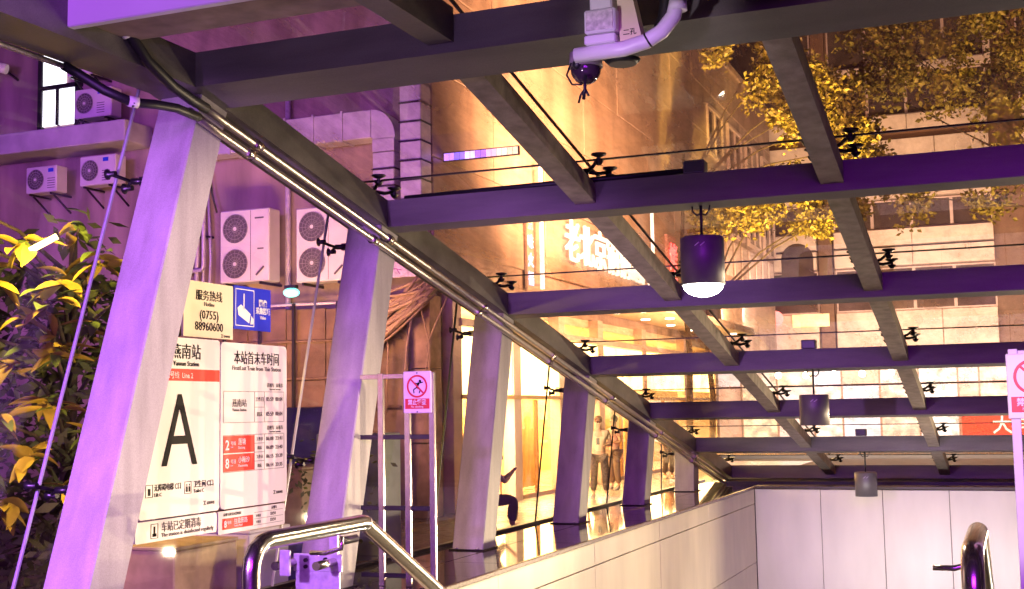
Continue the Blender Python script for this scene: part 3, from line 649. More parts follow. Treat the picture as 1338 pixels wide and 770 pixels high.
# restaurant front: fascia light box, pillars, doors
lbx = thing('restaurant_light_box', 'bright yellow light box sign band over the restaurant windows', 'sign', (-10, 26, 3))
lb_m = glow('light_box_yellow', (1.0, .68, .22), 6.0, .35, 1.2); y_ = 21.9
for k in range(8):
    MB().bbox(-10.02, -9.86, y_+.05, y_+2.65, 2.15 if k > 1 else 1.95, 3.25, .02).build('light_panel', lb_m, lbx); y_ += 2.75
B(-10.04, -9.8, 21.85, 44.1, 3.27, 3.42).build('upper_frame', frm, lbx); B(-10.04, -9.8, 21.85, 44.1, 1.86, 1.94).build('lower_frame', mat('ochre_frame', (.5, .3, .1), .5), lbx)
pil = mat('pink_pillar', (.62, .46, .38), .4, 0, .1, 3)
for yy in (21.5, 24.6, 27.5, 30.5, 34.6, 39.5, 44.0): MB().bbox(-10.1, -9.84, yy, yy+.42, Z0, 3.9, .01).build('pillar', pil, lb)
rin = thing('restaurant_interior', 'yellow lit restaurant room with curtains behind the glass front', 'room', (-12, 30, Z0))
B(-14.19, -14.0, 21.5, 44.6, Z0, 3.9).build('back_wall', mat('yellow_wall', (.75, .52, .18), .7, 0, .15, 1), rin)
B(-14.0, -10.1, 21.5, 44.6, Z0, Z0+.012).build('room_floor', mat('room_floor_tile', (.45, .33, .24), .2, 0, .15, 2), rin)
B(-14.0, -10.1, 21.5, 44.6, 3.7, 3.9).build('room_ceiling', mat('room_ceiling_cream', (.7, .6, .45), .7), rin)
cm = glow('ceiling_panel_light', (1, .80, .42), 9)
for k in range(8): B(-13.0, -11.4, 22.6+k*2.8, 23.6+k*2.8, 3.66, 3.70).build('ceiling_light', cm, rin)
cur = mat('ochre_curtain', (.70, .45, .12), .8, 0, .1, 4)
for y0 in (25.1, 28.0, 31.2, 37.0):
    c = MB(); n = 14; vs = []
    for k in range(n+1):
        yy = y0+k*.10; xx = -11.2+.05*math.sin(k*1.9); vs += [(xx, yy, Z0+.05), (xx, yy, 2.6)]
    c.add(vs, [(2*k, 2*k+2, 2*k+3, 2*k+1) for k in range(n)], True); cu_ = c.build('curtain', cur, rin)
    sm_ = cu_.modifiers.new('thick', 'SOLIDIFY'); sm_.thickness = .01
for yy, lab in ((25.9, 'tall glowing paper lantern in the first restaurant window'), (29.6, 'tall glowing paper lantern in the second restaurant window')):
    t = thing('lantern', lab, 'lantern', (-10.6, yy, 1.2), 'lanterns in the restaurant windows'); MB().bbox(-10.68, -10.42, yy, yy+.26, 1.25, 2.35, .03).build('lantern_shade', glow('lantern_glow', (1, .8, .4), 9) if 'lantern_glow' not in MATS else MATS['lantern_glow'], t)
    MB().cyl((-10.55, yy+.13, 2.35), (-10.55, yy+.13, 3.7), .012, 6).build('cord', black, t); B(-10.7, -10.4, yy-.02, yy+.28, 1.20, 1.25).build('base_ring', cur, t)
gf = thing('restaurant_glazing', 'tall clear shop windows and door of the restaurant', 'shop window', (-10, 30, Z0))
for a, b in ((21.95, 24.58), (25.05, 27.48), (27.95, 30.48), (30.95, 34.58), (35.05, 39.48)):
    MB().add([(-10.0, a, Z0+.1), (-10.0, b, Z0+.1), (-10.0, b, 1.85), (-10.0, a, 1.85)], [(0,1,2,3)]).build('window_pane', glass_side, gf)
    f_ = MB(); f_.box(-10.03, -9.95, a, b, Z0, Z0+.1); f_.box(-10.03, -9.95, (a+b)/2-.04, (a+b)/2+.04, Z0+.1, 1.85); f_.build('window_frame', mat('bronze_frame', (.30, .15, .05), .35, .5), gf)
# chair and table inside
def chair(x, y, lab):
    t = thing('dining_chair', lab, 'chair', (x, y, Z0), 'brown dining chairs in the restaurant'); wd = mat('brown_wood', (.32, .12, .05), .45, 0, .2, 8)
    MB().bbox(x-.21, x+.21, y-.21, y+.21, Z0+.42, Z0+.47, .01).build('seat', wd, t); MB().bbox(x-.21, x+.21, y+.17, y+.21, Z0+.55, Z0+.98, .01).build('backrest', wd, t)
    for a in (-1, 1):
        for b in (-1, 1): MB().bbox(x+a*.18-.02, x+a*.18+.02, y+b*.18-.02, y+b*.18+.02, Z0+.01, Z0+(.42 if b < 0 else .55), .004).build('leg', wd, t)
chair(-10.75, 26.6, 'brown wooden chair by the first lantern window'); chair(-11.2, 31.9, 'brown wooden chair beyond the wide white window')
# awning with down lights
aw = thing('shop_awning', 'flat awning over the far shops with small round down lights', 'awning', (-9.2, 35, 4.2))
MB().bbox(-10.0, -8.3, 26.6, 43.5, 4.12, 4.34, .02).build('awning_slab', mat('awning_cream', (.72, .58, .48), .5, 0, .06, 1.2), aw)
dl = glow('down_light_disc', (1, .85, .65), 12)
for k in range(6):
    for xx in (-9.5, -8.8): MB().cyl((xx, 28.2+k*2.8, 4.09), (xx, 28.2+k*2.8, 4.119), .13, 12).build('down_light', dl, aw)
# big name in lit letters + neon tubes
sg = thing('restaurant_name_sign', 'large white glowing Chinese letters on the tan facade', 'sign', (-10, 32, 5.3))
lw_ = glow('letter_white', (1, .93, .78), 1.7)
for i, ch in enumerate('老北京铜锅涮肉'): text('letter', ch, 1.12, (-9.86, 28.15+i*1.11, 5.32), (0,1,0), (0,0,1), lw_, sg, 'LEFT', .03, .006, sx=.98)
for y, z0, z1, lb_ in ((26.4, 4.36, 7.25, 'left bright vertical neon tube beside the glowing letters'), (35.95, 5.0, 8.0, 'right bright vertical neon tube beyond the glowing letters')):
    t = thing('neon_tube', lb_, 'neon tube', (-9.8, y, z0), 'neon tubes framing the lit name'); MB().tube([(-9.82, y, z0), (-9.82, y, z1)], .055, 10).build('tube', lw_, t)
    for z in (z0+.1, z1-.1): B(-10.0, -9.86, y-.04, y+.04, z-.03, z+.03).build('tube_holder', frm, t)
t = thing('small_vertical_sign', 'narrow vertical sign with yellow and violet letters left of the neon tube', 'sign', (-9.9, 26, 4.4))
B(-9.99, -9.93, 25.75, 26.15, 4.3, 6.1).build('back_plate', clad, t)
for i, ch in enumerate('京味火锅'): text('letter', ch, .34, (-9.92, 25.78, 5.7-i*.42), (0,1,0), (0,0,1), glow('ltr_y', (1, .7, .08), 2.5) if i == 0 else (MATS.get('ltr_v') or glow('ltr_v', (.5, .25, 1), 2.0)), t, 'LEFT', .01, .004)
t = thing('reflected_streak', 'thin violet and orange glowing bar added for a streak reflected in the roof glass', 'sign', (-9.2, 21.5, 6.5))  # glowing cells paint a reflected streak, no board hangs on the facade
B(-9.99, -8.42, 21.5, 21.56, 6.42, 6.60).build('streak_backing', fitm, t)
tc_ = [(.45, .2, 1), (.12, .08, .9), (.8, .5, 1), (.3, .1, 1), (1, .4, .6), (1, .75, .55), (1, .6, .35)]
for k in range(14):
    c_ = tc_[min(6, (k*7)//14)]; nm = 'streak_glow%d' % min(6, (k*7)//14)
    B(-9.97+k*.11, -9.87+k*.11, 21.49, 21.499, 6.44, 6.58).build('streak_cell', MATS.get(nm) or glow(nm, c_, 2.2), t)
redn = glow('neon_red', (1, .03, .05), 4.5)
t = thing('red_neon_sign', 'vertical red neon letters behind the lit drum lamp', 'sign', (-9.6, 39.5, 5.6))
B(-9.99, -9.90, 38.0, 39.1, 4.9, 7.1).build('back_plate', mat('pinkish_plate', (.5, .28, .25), .5), t)
for i, ch in enumerate('烤肉'): text('letter', ch, .95, (-9.86, 38.1, 6.05-i*.95), (0,1,0), (0,0,1), redn, t, 'LEFT', .02, .006)
t = thing('small_red_sign', 'small red glowing lettering above the awning end', 'sign', (-9.9, 36.5, 4.6))
B(-9.99, -9.93, 36.2, 38.2, 4.42, 5.1).build('back_plate', MATS['pinkish_plate'], t); text('letter', '涮羊肉', .55, (-9.90, 36.3, 4.5), (0,1,0), (0,0,1), redn, t, 'LEFT', .01, .01)

# ---------------- yard wall items at y = 21 (facing the viewer)
W = 21.0
galv = mat('galvanised_duct', (.60, .57, .62), .38, .25, .14, 5, .08, 8)
def duct_h(t, x0, x1, z0, z1, n, d=.45):
    st_ = (x1-x0)/n
    for k in range(n):
        MB().bbox(x0+k*st_+.01, x0+(k+1)*st_-.01, W-d-.05, W-.06, z0, z1, .015).build('duct_section', galv, t)
        if k: B(x0+k*st_-.022, x0+k*st_+.022, W-d-.075, W-.04, z0-.025, z1+.025).build('duct_flange', galv, t)
def duct_v(t, x0, x1, z0, z1, n, d=.45):
    st_ = (z1-z0)/n
    for k in range(n):
        MB().bbox(x0, x1, W-d-.05, W-.06, z0+k*st_+.01, z0+(k+1)*st_-.01, .015).build('duct_section', galv, t)
        if k: B(x0-.02, x1+.02, W-d-.07, W-.04, z0+k*st_-.009, z0+k*st_+.009).build('duct_flange', fitm, t)
t = thing('bent_duct', 'galvanised air duct running along the wall and bending down', 'duct', (-12, 20.8, 7))
duct_h(t, -16.1, -11.02, 6.80, 7.35, 8); duct_v(t, -11.00, -10.54, 4.2, 6.52, 7)
e_ = MB(); n = 8; vs = []
for k in range(n+1):
    a = R(90-90*k/n); 
    for y in (W-.50, W-.06):
        vs += [(-11.02+.04*math.cos(a), y, 6.76+.04*math.sin(a)), (-11.02+.50*math.cos(a), y, 6.76+.58*math.sin(a))]
e_.add(vs, [(4*k, 4*k+1, 4*k+5, 4*k+4) for k in range(n)]+[(4*k+2, 4*k+6, 4*k+7, 4*k+3) for k in range(n)]+[(4*k+1, 4*k+3, 4*k+7, 4*k+5) for k in range(n)]+[(4*k, 4*k+4, 4*k+6, 4*k+2) for k in range(n)]); e_.build('duct_elbow', galv, t)
B(-11.00, -10.54, W-.50, W-.06, 6.52, 6.77).build('duct_collar', galv, t)
t = thing('riser_duct', 'upright galvanised air duct next to the building corner', 'duct', (-10.4, 20.8, 6)); duct_v(t, -10.42, -9.98, 5.2, 9.6, 12)
t = thing('violet_wall_ledge', 'long projecting wall ledge above the two small air conditioners', 'ledge', (-19, 20.6, 7.4))
MB().bbox(-30, -16.45, W-.9, W-.002, 7.22, 7.66, .02).build('ledge_body', mat('ledge_plaster', (.45, .42, .45), .7, 0, .2, 2), t)
acw = mat('ac_white', (.66, .62, .62), .45, 0, .06, 3); grl = mat('fan_grille', (.10, .08, .10), .5); logo = mat('ac_blue_label', (.02, .06, .6), .4)
def fan(parent, cx, cz, y, r):
    f_ = MB(); n = 24
    f_.add([(cx+r*math.cos(2*math.pi*k/n), y-.006, cz+r*math.sin(2*math.pi*k/n)) for k in range(n)], [tuple(range(n))]); f_ = f_.build('fan_opening', grl, parent)
    g = MB()
    for rr in (.25, .5, .75, 1.0):
        p = [(cx+r*rr*math.cos(2*math.pi*k/n), y-.02, cz+r*rr*math.sin(2*math.pi*k/n)) for k in range(n+1)]; g.tube(p, .006, 4, False)
    for k in range(8): a = math.pi*k/8; g.tube([(cx-r*math.cos(a), y-.02, cz-r*math.sin(a)), (cx+r*math.cos(a), y-.02, cz+r*math.sin(a))], .005, 4, False)
    g.build('grille', mat('grille_wire', (.30, .27, .30), .4), f_)
    MB().cyl((cx, y-.03, cz), (cx, y-.008, cz), r*.14, 10).build('fan_hub', acw, f_)
def ac_small(x, z, lab, w_=.82, h_=.56):
    t = thing('air_conditioner', lab, 'air conditioner', (x, 20.3, z), 'outdoor air conditioner units on the yard wall'); y0 = W-.62
    MB().bbox(x, x+w_, y0, y0+.34, z, z+h_, .02).build('casing', acw, t); fan(t, x+.27, z+h_/2, y0, .215)
    B(x+.60, x+.74, y0-.004, y0, z+h_-.14, z+h_-.06).build('brand_label', logo, t)
    v = MB()
    for k in range(5): v.box(x+.58, x+.78, y0-.003, y0+.001, z+.08+k*.05, z+.095+k*.05)
    v.build('vent_slots', grl, t)
    for xx in (x+.12, x+w_-.15): MB().bar((xx, y0, z-.03), (xx, W, z-.03), .04, .04).bar((xx, y0+.1, z-.05), (xx, W, z-.38), .03, .03).build('wall_bracket', fitm, t)
def ac_big(x, z, lab, w_=1.12, h_=1.42):
    t = thing('air_conditioner', lab, 'air conditioner', (x, 20.3, z), 'outdoor air conditioner units on the yard wall'); y0 = W-.75
    MB().bbox(x, x+w_, y0, y0+.40, z, z+h_, .02).build('casing', acw, t)
    for zz in (z+.36, z+1.05): fan(t, x+.36, zz, y0, .28)
    B(x+.70, x+.71, y0-.004, y0, z+.03, z+h_-.03).build('panel_seam', grl, t)
    B(x+.80, x+1.0, y0-.004, y0, z+h_-.20, z+h_-.17).build('vent_slot', grl, t); B(x+.86, x+1.0, y0-.003, y0, z+.62, z+.65).build('vent_slot', grl, t)
    MB().bar((x+.85, y0-.03, z+.12), (x+1.02, y0-.03, z+.28), .02, .03).build('handle', grl, t)
    for xx in (x+.15, x+w_-.2): MB().bar((xx, y0, z-.03), (xx, W, z-.03), .04, .05).build('wall_bracket', fitm, t)
ac_big(-14.24, 4.18, 'double fan air conditioner unit left of the pair above the signs'); ac_big(-12.52, 4.10, 'double fan air conditioner unit partly behind the second column')
ac_small(-19.25, 6.38, 'small air conditioner with blue label, left one under the ledge'); ac_small(-17.82, 6.42, 'small air conditioner with blue label, right one under the ledge', .92, .62)
ac_small(-17.98, 7.86, 'air conditioner standing on the ledge before the lit window', .95, .62); ac_small(-18.2, 8.80, 'air conditioner up high above the one on the ledge', .8, .56)
t = thing('lit_window', 'bright white lit window with dark frame at upper left', 'window', (-18.9, 21, 7.9))
ww = glow('window_white', (.93, .95, 1), 2.6, .1, .8)
B(-19.35, -18.75, W-.05, W-.01, 8.85, 9.62).build('pane', ww, t); B(-19.35, -18.98, W-.05, W-.01, 7.96, 8.75).build('pane', ww, t); B(-18.90, -18.45, W-.05, W-.01, 7.96, 8.75).build('pane', ww, t)
f_ = MB(); f_.box(-19.47, -19.35, W-.09, W-.001, 7.9, 9.7); f_.box(-19.35, -18.3, W-.09, W-.001, 8.75, 8.85); f_.box(-18.98, -18.90, W-.08, W-.001, 7.96, 8.75); f_.box(-18.45, -18.36, W-.09, W-.001, 7.9, 9.7); f_.box(-19.35, -18.45, W-.085, W-.001, 9.62, 9.7); f_.build('window_frame', black, t)
t = thing('wall_floodlight', 'white tube shaped lamp on the wall left of the lit window', 'lamp', (-20.1, 20.5, 9.1))
MB().tube([(-20.35, W-.6, 9.33), (-20.0, W-.45, 9.22)], .11, 14).build('lamp_tube', white, t); MB().tube([(-20.37, W-.61, 9.335), (-20.355, W-.60, 9.33)], .08, 12).build('lens', fitm, t); MB().bar((-20.1, W-.5, 9.25), (-20.1, W, 9.1), .04, .04).build('arm', fitm, t)
pip = mat('violet_grey_pipe', (.52, .46, .54), .4, .1, .12, 9)
t = thing('pipe_bundle', 'bundle of upright grey pipes between the first column and the big units', 'pipes', (-15.3, 20.8, 5))
for k, (xx, zt, zb_) in enumerate(((-15.62, 6.3, 4.0), (-15.42, 7.0, 4.6), (-15.26, 7.0, 3.5), (-15.12, 6.35, 3.5), (-14.98, 6.35, 3.2))): MB().tube([(xx, W-.12, zb_), (xx+.02*k, W-.12, (zt+zb_)/2), (xx, W-.12, zt)], .05 if k < 3 else .03, 8).build('pipe', pip, t)
MB().tube([(-15.85, W-.2, 6.22), (-15.15, W-.2, 6.22), (-15.05, W-.2, 6.16), (-15.02, W-.2, 6.0), (-15.02, W-.2, 4.62), (-15.06, W-.2, 4.55), (-15.85, W-.2, 4.5)], .045, 8).build('pipe_loop', pip, t)
MB().tube([(-14.95, W-.15, 6.6), (-14.85, W-.16, 6.1), (-14.72, W-.18, 5.7)], .02, 6).build('thin_pipe', fitm, t)
for z in (3.95, 5.2): B(-15.7, -14.9, W-.20, W-.01, z, z+.04).build('pipe_strap', fitm, t)
t = tag(MB().tube([(-13.10, W-.1, 1.0), (-13.10, W-.1, 8.9)], .055, 10).build('drain_pipe', pip), 'tall pale drain pipe between the two big air conditioners', 'pipe')
t = tag(MB().tube([(-12.9, W-.2, 1.0), (-12.9, W-.2, 3.7)], .04, 10).build('drain_pipe', pip), 'short pale pipe under the big air conditioners', 'pipe')
t = thing('green_lamp', 'small glowing turquoise lamp under the right big air conditioner', 'lamp', (-12.6, 20.4, 3.9))
MB().sphere((-12.62, 20.25, 3.92), .13, 10, 7, (1.3, 1, .7)).build('lamp_lens', glow('turquoise_glow', (.05, .9, .75), 2.4), t); B(-12.75, -12.5, 20.2, 20.3, 4.0, 4.06).build('lamp_cap', fitm, t)
# platform under units and cable tray shed
t = thing('cable_shed', 'brown shed front with pipes and racks under the air conditioners', 'shed', (-12.5, 20.4, Z0))
shed = mat('rust_brown_board', (.17, .10, .065), .7, 0, .35, 2.5, .2, 25)
for k in range(7): MB().bbox(-16.2+k*.86, -15.36+k*.86, W-.7, W-.62, Z0, 3.62-.02*(k % 3), .008).build('board', shed, t)
for z in (3.7, 3.0, 2.3, 1.75): MB().tube([(-16.2, W-.78, z), (-10.3, W-.78, z-.03)], .03, 7).build('rack_pipe', pip if z > 3 else MATS['rust_brown_board'], t)
for xx in (-14.1, -13.3, -12.55, -11.6): MB().bbox(xx, xx+.06, W-.86, W-.81, Z0, 3.7, .005).build('rack_post', fitm, t)
wrm = mat('brown_cable', (.42, .27, .18), .6, 0, .2, 20)
t = thing('cable_bundle', 'sagging bundle of brown cables crossing the shed wall diagonally', 'cables', (-10.8, 20.3, 3.5))
for k in range(30):
    a = random.uniform(-.10, .10); b = random.uniform(-.25, .25); sag = random.uniform(.02, .18)
    p0 = Vector((-9.42-random.uniform(0, .5), W-.95+a*1.5, 3.85+a*2.2+random.uniform(-.15, .12))); kk = k % 3
    p1 = Vector((-11.5, W-.95+a, (2.45, 2.95, 3.55)[kk]+b*(.6 if kk == 0 else 1.6)))
    MB().tube([p0.lerp(p1, q)+Vector((0, 0, -sag*4*q*(1-q))) for q in (0, .2, .4, .6, .8, 1)], random.choice((.018, .028, .042)), 6).build('cable', wrm, t)
for k in range(6):
    x_ = -11.2+k*.33; MB().tube([(x_, W-.9, 1.6), (x_+random.uniform(-.25, .25), W-.92, 2.8), (x_+random.uniform(-.1, .3), W-.9, 3.7)], .018, 6).build('cable', wrm, t)
t = thing('corner_bin_wall', 'rough brown wall panel with cables at the building corner', 'wall panel', (-10.6, 20.2, Z0))
for k in range(3):
    for j in range(3): MB().bbox(-11.5+k*.56, -10.96+k*.56, W-.5, W-.02, Z0+j*1.36, Z0+j*1.36+1.34, .01).build('panel', mat('brown_render', (.40, .25, .17), .8, 0, .3, 5, .2, 20), t)
t = thing('violet_stroke_panel', 'pale violet panel with thin magenta strokes just under the second beam', 'panel', (-10.6, 20.3, 4.3))
MB().bbox(-11.9, -10.0, W-.62, W-.56, 4.1, 4.78, .01).build('panel_sheet', mat('violet_sheet', (.62, .50, .70), .5, 0, .4, 12), t)  # violet sheet, crossed below by random thin strokes
m_ = MB()
for k in range(26):
    x = random.uniform(-11.8, -10.1); z = random.uniform(4.15, 4.7); a = random.uniform(0, 3.14)
    m_.bar((x, W-.625, z), (x+.2*math.cos(a), W-.625, z+.12*math.sin(a)), .012, .004, (0,1,0))
m_.build('thin_strokes', mat('magenta_pink', (.35, .05, .35), .6), t)
# tarp stack, cabinets, crates, shrubs behind the side glass
t = thing('tarpaulin_stack', 'tall stack under a dark blue tarpaulin behind the signs', 'tarpaulin', (-10.3, 17, Z0))
tm = MB(); n = 22; rows = []
for j in range(8):
    z = Z0+.0+j*.30
    rg_ = []
    for k in range(n):
        a = 2*math.pi*k/n; rr = (1-.04*j)*(1+.06*math.sin(a*7+j*.4)+.03*math.sin(a*13)); q = max(abs(math.cos(a)), abs(math.sin(a)))
        rg_.append((-10.3+1.1*rr*math.cos(a)/q**.6, 17+.5*rr*math.sin(a)/q**.6, z if j < 7 else z-.08))
    rows += rg_
tm.add(rows, [(j*n+k, j*n+(k+1)%n, (j+1)*n+(k+1)%n, (j+1)*n+k) for j in range(7) for k in range(n)]+[tuple(7*n+k for k in range(n))], True)
tm.build('tarpaulin', mat('blue_tarp', (.05, .035, .14), .45, 0, .3, 3, .3, 8), t)
def crate(name, x, y, z, a, b, h, mt, lab, cat='box'):
    t = thing(name, lab, cat, (x, y, z)); MB().bbox(x, x+a, y, y+b, z, z+h, .012).build('box_body', mt, t)
    MB().bbox(x-.012, x+a+.012, y-.012, y+b+.012, z+h, z+h+.035, .008).build('lid', mt, t); return t
crate('storage_box', -7.95, 9.55, Z0, .75, 1.0, .68, mat('tan_box', (.42, .30, .19), .6, 0, .2, 6), 'tan storage box behind the glass under the exit sign')
crate('storage_box', -7.9, 10.75, Z0, .7, .75, .72, mat('lilac_box', (.55, .48, .66), .5, 0, .1, 6), 'lilac storage box behind the glass under the timetable')
crate('storage_box', -7.75, 11.75, Z0, .62, .7, .58, mat('indigo_box', (.07, .05, .30), .4, 0, .1, 6), 'indigo plastic box right of the lilac one')
crate('storage_box', -8.9, 10.4, Z0, .8, .8, 1.0, mat('dark_grey_box', (.16, .14, .15), .5, 0, .2, 6), 'dark grey box standing behind the tan one')
t = thing('utility_cabinet', 'grey green utility cabinet seen through the bar gate', 'cabinet', (-8.1, 14.4, Z0))
cabm = mat('cabinet_grey', (.20, .24, .22), .5, 0, .2, 3); MB().bbox(-8.6, -7.6, 14.4, 14.9, Z0, 1.35, .015).build('cabinet_body', cabm, t)
for k in (0, 1): MB().bbox(-8.57+k*.49, -8.12+k*.49, 14.38, 14.4, Z0+.08, 1.30, .006).build('door', cabm if k else mat('cabinet_brown', (.24, .15, .10), .5, 0, .2, 3), t)
for k in (0, 1): B(-8.16+k*.12, -8.14+k*.12, 14.36, 14.38, .45, .6).build('handle', fitm, t)
crate('storage_box', -8.9, 12.9, Z0, 1.0, .9, 1.25, mat('brown_crate', (.22, .13, .08), .6, 0, .3, 7), 'brown crate left of the utility cabinet')

# ================================================================== FAR BUILDING AND STREET
fb = thing('far_building', 'brown building with pale parapet bands across the street', 'building', (-3, 60, Z0))
brn = mat('brown_facade', (.16, .085, .045), .55, 0, .25, .25, .05, 3)
crm = mat('cream_band', (.66, .54, .44), .5, 0, .12, .6, .03, 8)
B(-45, 45, 60, 80, Z0, 30).build('wall', brn, fb)
bay = [(-7.5, -.45), (-17.5, -8.3), (.9, 9.0)]
rowsz = [(17.1, 17.45), (14.35, 15.05), (12.5, 13.9), (11.15, 12.0), (8.95, 9.7), (8.0, 8.85), (4.1, 5.9)]
for bi, (x0, x1) in enumerate(bay):
    for z0, z1 in rowsz:
        nseg = 3 if (z1-z0) > 1 else 2
        for k in range(nseg):
            a = x0+(x1-x0)*k/nseg; b = x0+(x1-x0)*(k+1)/nseg
            MB().bbox(a+.01, b-.01, 59.5, 60.0, z0, z1, .02).build('parapet_panel', crm, fb)
    for z0, z1 in ((17.5, 19.6), (15.1, 17.05), (9.75, 11.1), (5.95, 7.95)):
        n = 4; ww_ = (x1-x0)/n
        for k in range(n):
            a, b = x0+k*ww_, x0+(k+1)*ww_; f_ = MB()
            for q in ((a, b, z0, z0+.07), (a, b, z1-.07, z1), (a, a+.07, z0+.07, z1-.07), (b-.07, b, z0+.07, z1-.07)): f_.box(q[0], q[1], 59.86, 59.995, q[2], q[3])
            f_ = f_.build('window', frm, fb); B(a+.07, b-.07, 59.9, 59.99, z0+.07, z1-.07).build('pane', wpan, f_)
B(-.45, -.2, 59.4, 60, 17.1, 19.6).build('pilaster', crm, fb); B(-8.2, -7.6, 59.6, 60, 3.9, 20).build('pilaster', brn, fb)
# arch window on the left bay
ar = MB(); n = 12; cx, cz, r = -9.2, 8.0, .75
ar.add([(cx+r*math.cos(math.pi*k/n), 59.45, cz+.55+r*math.sin(math.pi*k/n)) for k in range(n+1)]+[(cx-r, 59.45, cz-.9), (cx+r, 59.45, cz-.9)], [tuple(range(n+3))]); ar.build('arch_window', wpan, fb)
# shops at street level
shp = thing('street_shops', 'row of bright lit shop fronts at the foot of the far building', 'shops', (-5, 59.6, Z0))
shc = [((1, .86, .72), 1.3), ((.72, .76, 1), 1.5), ((1, .72, .5), 1.1), ((1, .93, .85), 1.5), ((1, .45, .25), .9), ((1, .75, .4), 1.3), ((1, .78, .74), 1.1)]
x = -19.0; k = 0
while x < 8:
    w_ = random.choice((.9, 1.3, 1.7)); c_, s_ = shc[k % 7]; nm = 'shop_lit_%d' % (k % 7)
    mt = MATS.get(nm) or glow(nm, c_, s_, .75, 2.3)
    B(x+.04, x+w_-.04, 59.7, 59.95, Z0+.3, 2.5).build('shop_window', mt, shp); B(x-.04, x+.04, 59.55, 59.97, Z0, 3.7).build('shop_mullion', pil, shp)
    B(x+.04, x+w_-.04, 59.6, 59.95, 2.6, 3.7).build('shop_sign_panel', MATS.get('shop_lit_%d' % ((k*3+1) % 7)) or glow('shop_lit_%d' % ((k*3+1) % 7), shc[(k*3+1) % 7][0], shc[(k*3+1) % 7][1], .35, 1.1), shp)
    x += w_; k += 1
t = thing('blue_white_screen', 'bluish white glowing shop screen left above the street', 'screen', (-13, 59.3, 4.4)); bs = glow('screen_blue', (.62, .68, 1), 1.9, .4, .9)
for i in range(4):
    for j in range(2): B(-15.6+i*1.3, -14.36+i*1.3, 59.2, 59.3, 4.1+j*.95, 4.98+j*.95).build('screen_panel', bs, t)
t = thing('red_banner', 'red shop banner with white letters low at the right', 'sign', (-.5, 59.3, .3)); B(-2.2, 2.6, 59.2, 59.3, .15, 1.15).build('banner', mat('banner_red', (.6, .05, .03), .5, emit=(1, .08, .03), es=.55), t)
text('letter', '大排档', .85, (-.95, 59.15, .33), (1,0,0), (0,0,1), glow('banner_letter', (1, .9, .7), 1.6), t, 'LEFT', .02, .01)
t = thing('red_shop_sign', 'small round red sign left of the trees', 'sign', (-10.5, 59.3, 5.6)); MB().tube([(-10.3, 59.3, 5.75), (-10.3, 59.2, 5.75)], .38, 14).build('disc', redn, t)
t = thing('yellow_glow_panel', 'small added yellow glowing panel right of the round red sign', 'sign', (-8.6, 59.3, 5.5)); B(-9.5, -7.8, 59.25, 59.35, 5.3, 5.9).build('panel', glow('patch_yellow_glow', (1, .50, .03), 1.8), t)  # added panel painting a patch of yellow glow, not a shop sign
bl = thing('festoon_lights', 'string of round warm bulbs hanging across the far shops', 'string lights', (-8, 57.5, 3.1)); bm_ = glow('bulb', (1, .85, .6), 30)
MB().tube([(-12.5, 56.5, 3.25), (-5, 56.5, 3.15)], .015, 5).build('wire', black, bl)
b0 = None
for k in range(6):
    xk = -11.0+k*1.22
    MB().sphere((xk, 56.5, 2.98+.02*(k % 2)), .15, 10, 7).build('bulb', bm_, bl)
# street trees
leafy = mat('street_leaf', (.16, .13, .02), .5, 0, .5, 3)
bark = mat('bark', (.045, .03, .02), .9, 0, .3, 12, .4, 30)
def street_tree(x, y, h, blobs, lab, nleaf, sz=.17):
    t = thing('street_tree', lab, 'tree', (x, y, Z0), 'street trees beyond the canopy'); rnd = random.Random(int(x*31+y))
    tr = MB(); tr.tube([(x, y, Z0), (x+.1, y, h*.3), (x-.05, y, h*.55), (x+.1, y, h*.85)], [.11, .09, .07, .03], 9); tk = tr.build('trunk', bark, t)
    for bx, by, bz, br in blobs: MB().tube([(x, y, h*.72), ((x+bx)/2, (y+by)/2, (h*.72+bz)/2+.3), (bx, by, bz)], [.04, .028, .012], 6).build('limb', bark, tk)
    m_ = MB(); vs = []; fs_ = []
    for bx, by, bz, br in blobs:
        nn = int(nleaf*br*br)
        cl = [(bx+rnd.gauss(0, .5)*br, by+rnd.gauss(0, .5)*br, bz+rnd.gauss(0, .42)*br) for _ in range(int(10*br)+4)]
        for _ in range(nn):
            c = Vector(rnd.choice(cl))+Vector((rnd.gauss(0, .22), rnd.gauss(0, .22), rnd.gauss(0, .2)))*br**.5
            a = Vector((rnd.uniform(-1, 1), rnd.uniform(-1, 1), rnd.uniform(-1, .3))).normalized(); b = a.orthogonal().normalized(); b.rotate(Matrix.Rotation(rnd.uniform(0, 6.28), 3, a)); s_ = sz*rnd.uniform(.6, 1.3)
            k = len(vs); n_ = a.cross(b)*s_*.12
            vs += [c-a*s_*.5, c+b*s_*.36+n_, c+a*s_*.55, c-b*s_*.36+n_]; fs_.append((k, k+1, k+2, k+3))
    m_.add(vs, fs_); o = m_.build('crown', leafy, t, 'stuff', fix=False)
street_tree(-8.9, 36.0, 10.8, [(-6.4, 36, 11.3, .95), (-6.1, 36, 12.4, .7), (-5.6, 36, 10.0, .6), (-4.3, 36.5, 9.9, 1.0), (-3.7, 36, 8.9, .8), (-4.7, 36, 11.0, .6)], 'tall yellow lit tree crossing the second purlin', 2600)
street_tree(-8.7, 38.0, 6.6, [(-8.2, 38, 7.4, .85), (-7.2, 38, 7.7, .8), (-6.3, 38, 8.3, .6), (-5.3, 38, 7.3, .7), (-4.3, 38, 7.6, .4)], 'low golden tree right of the lit drum lamp', 2600)
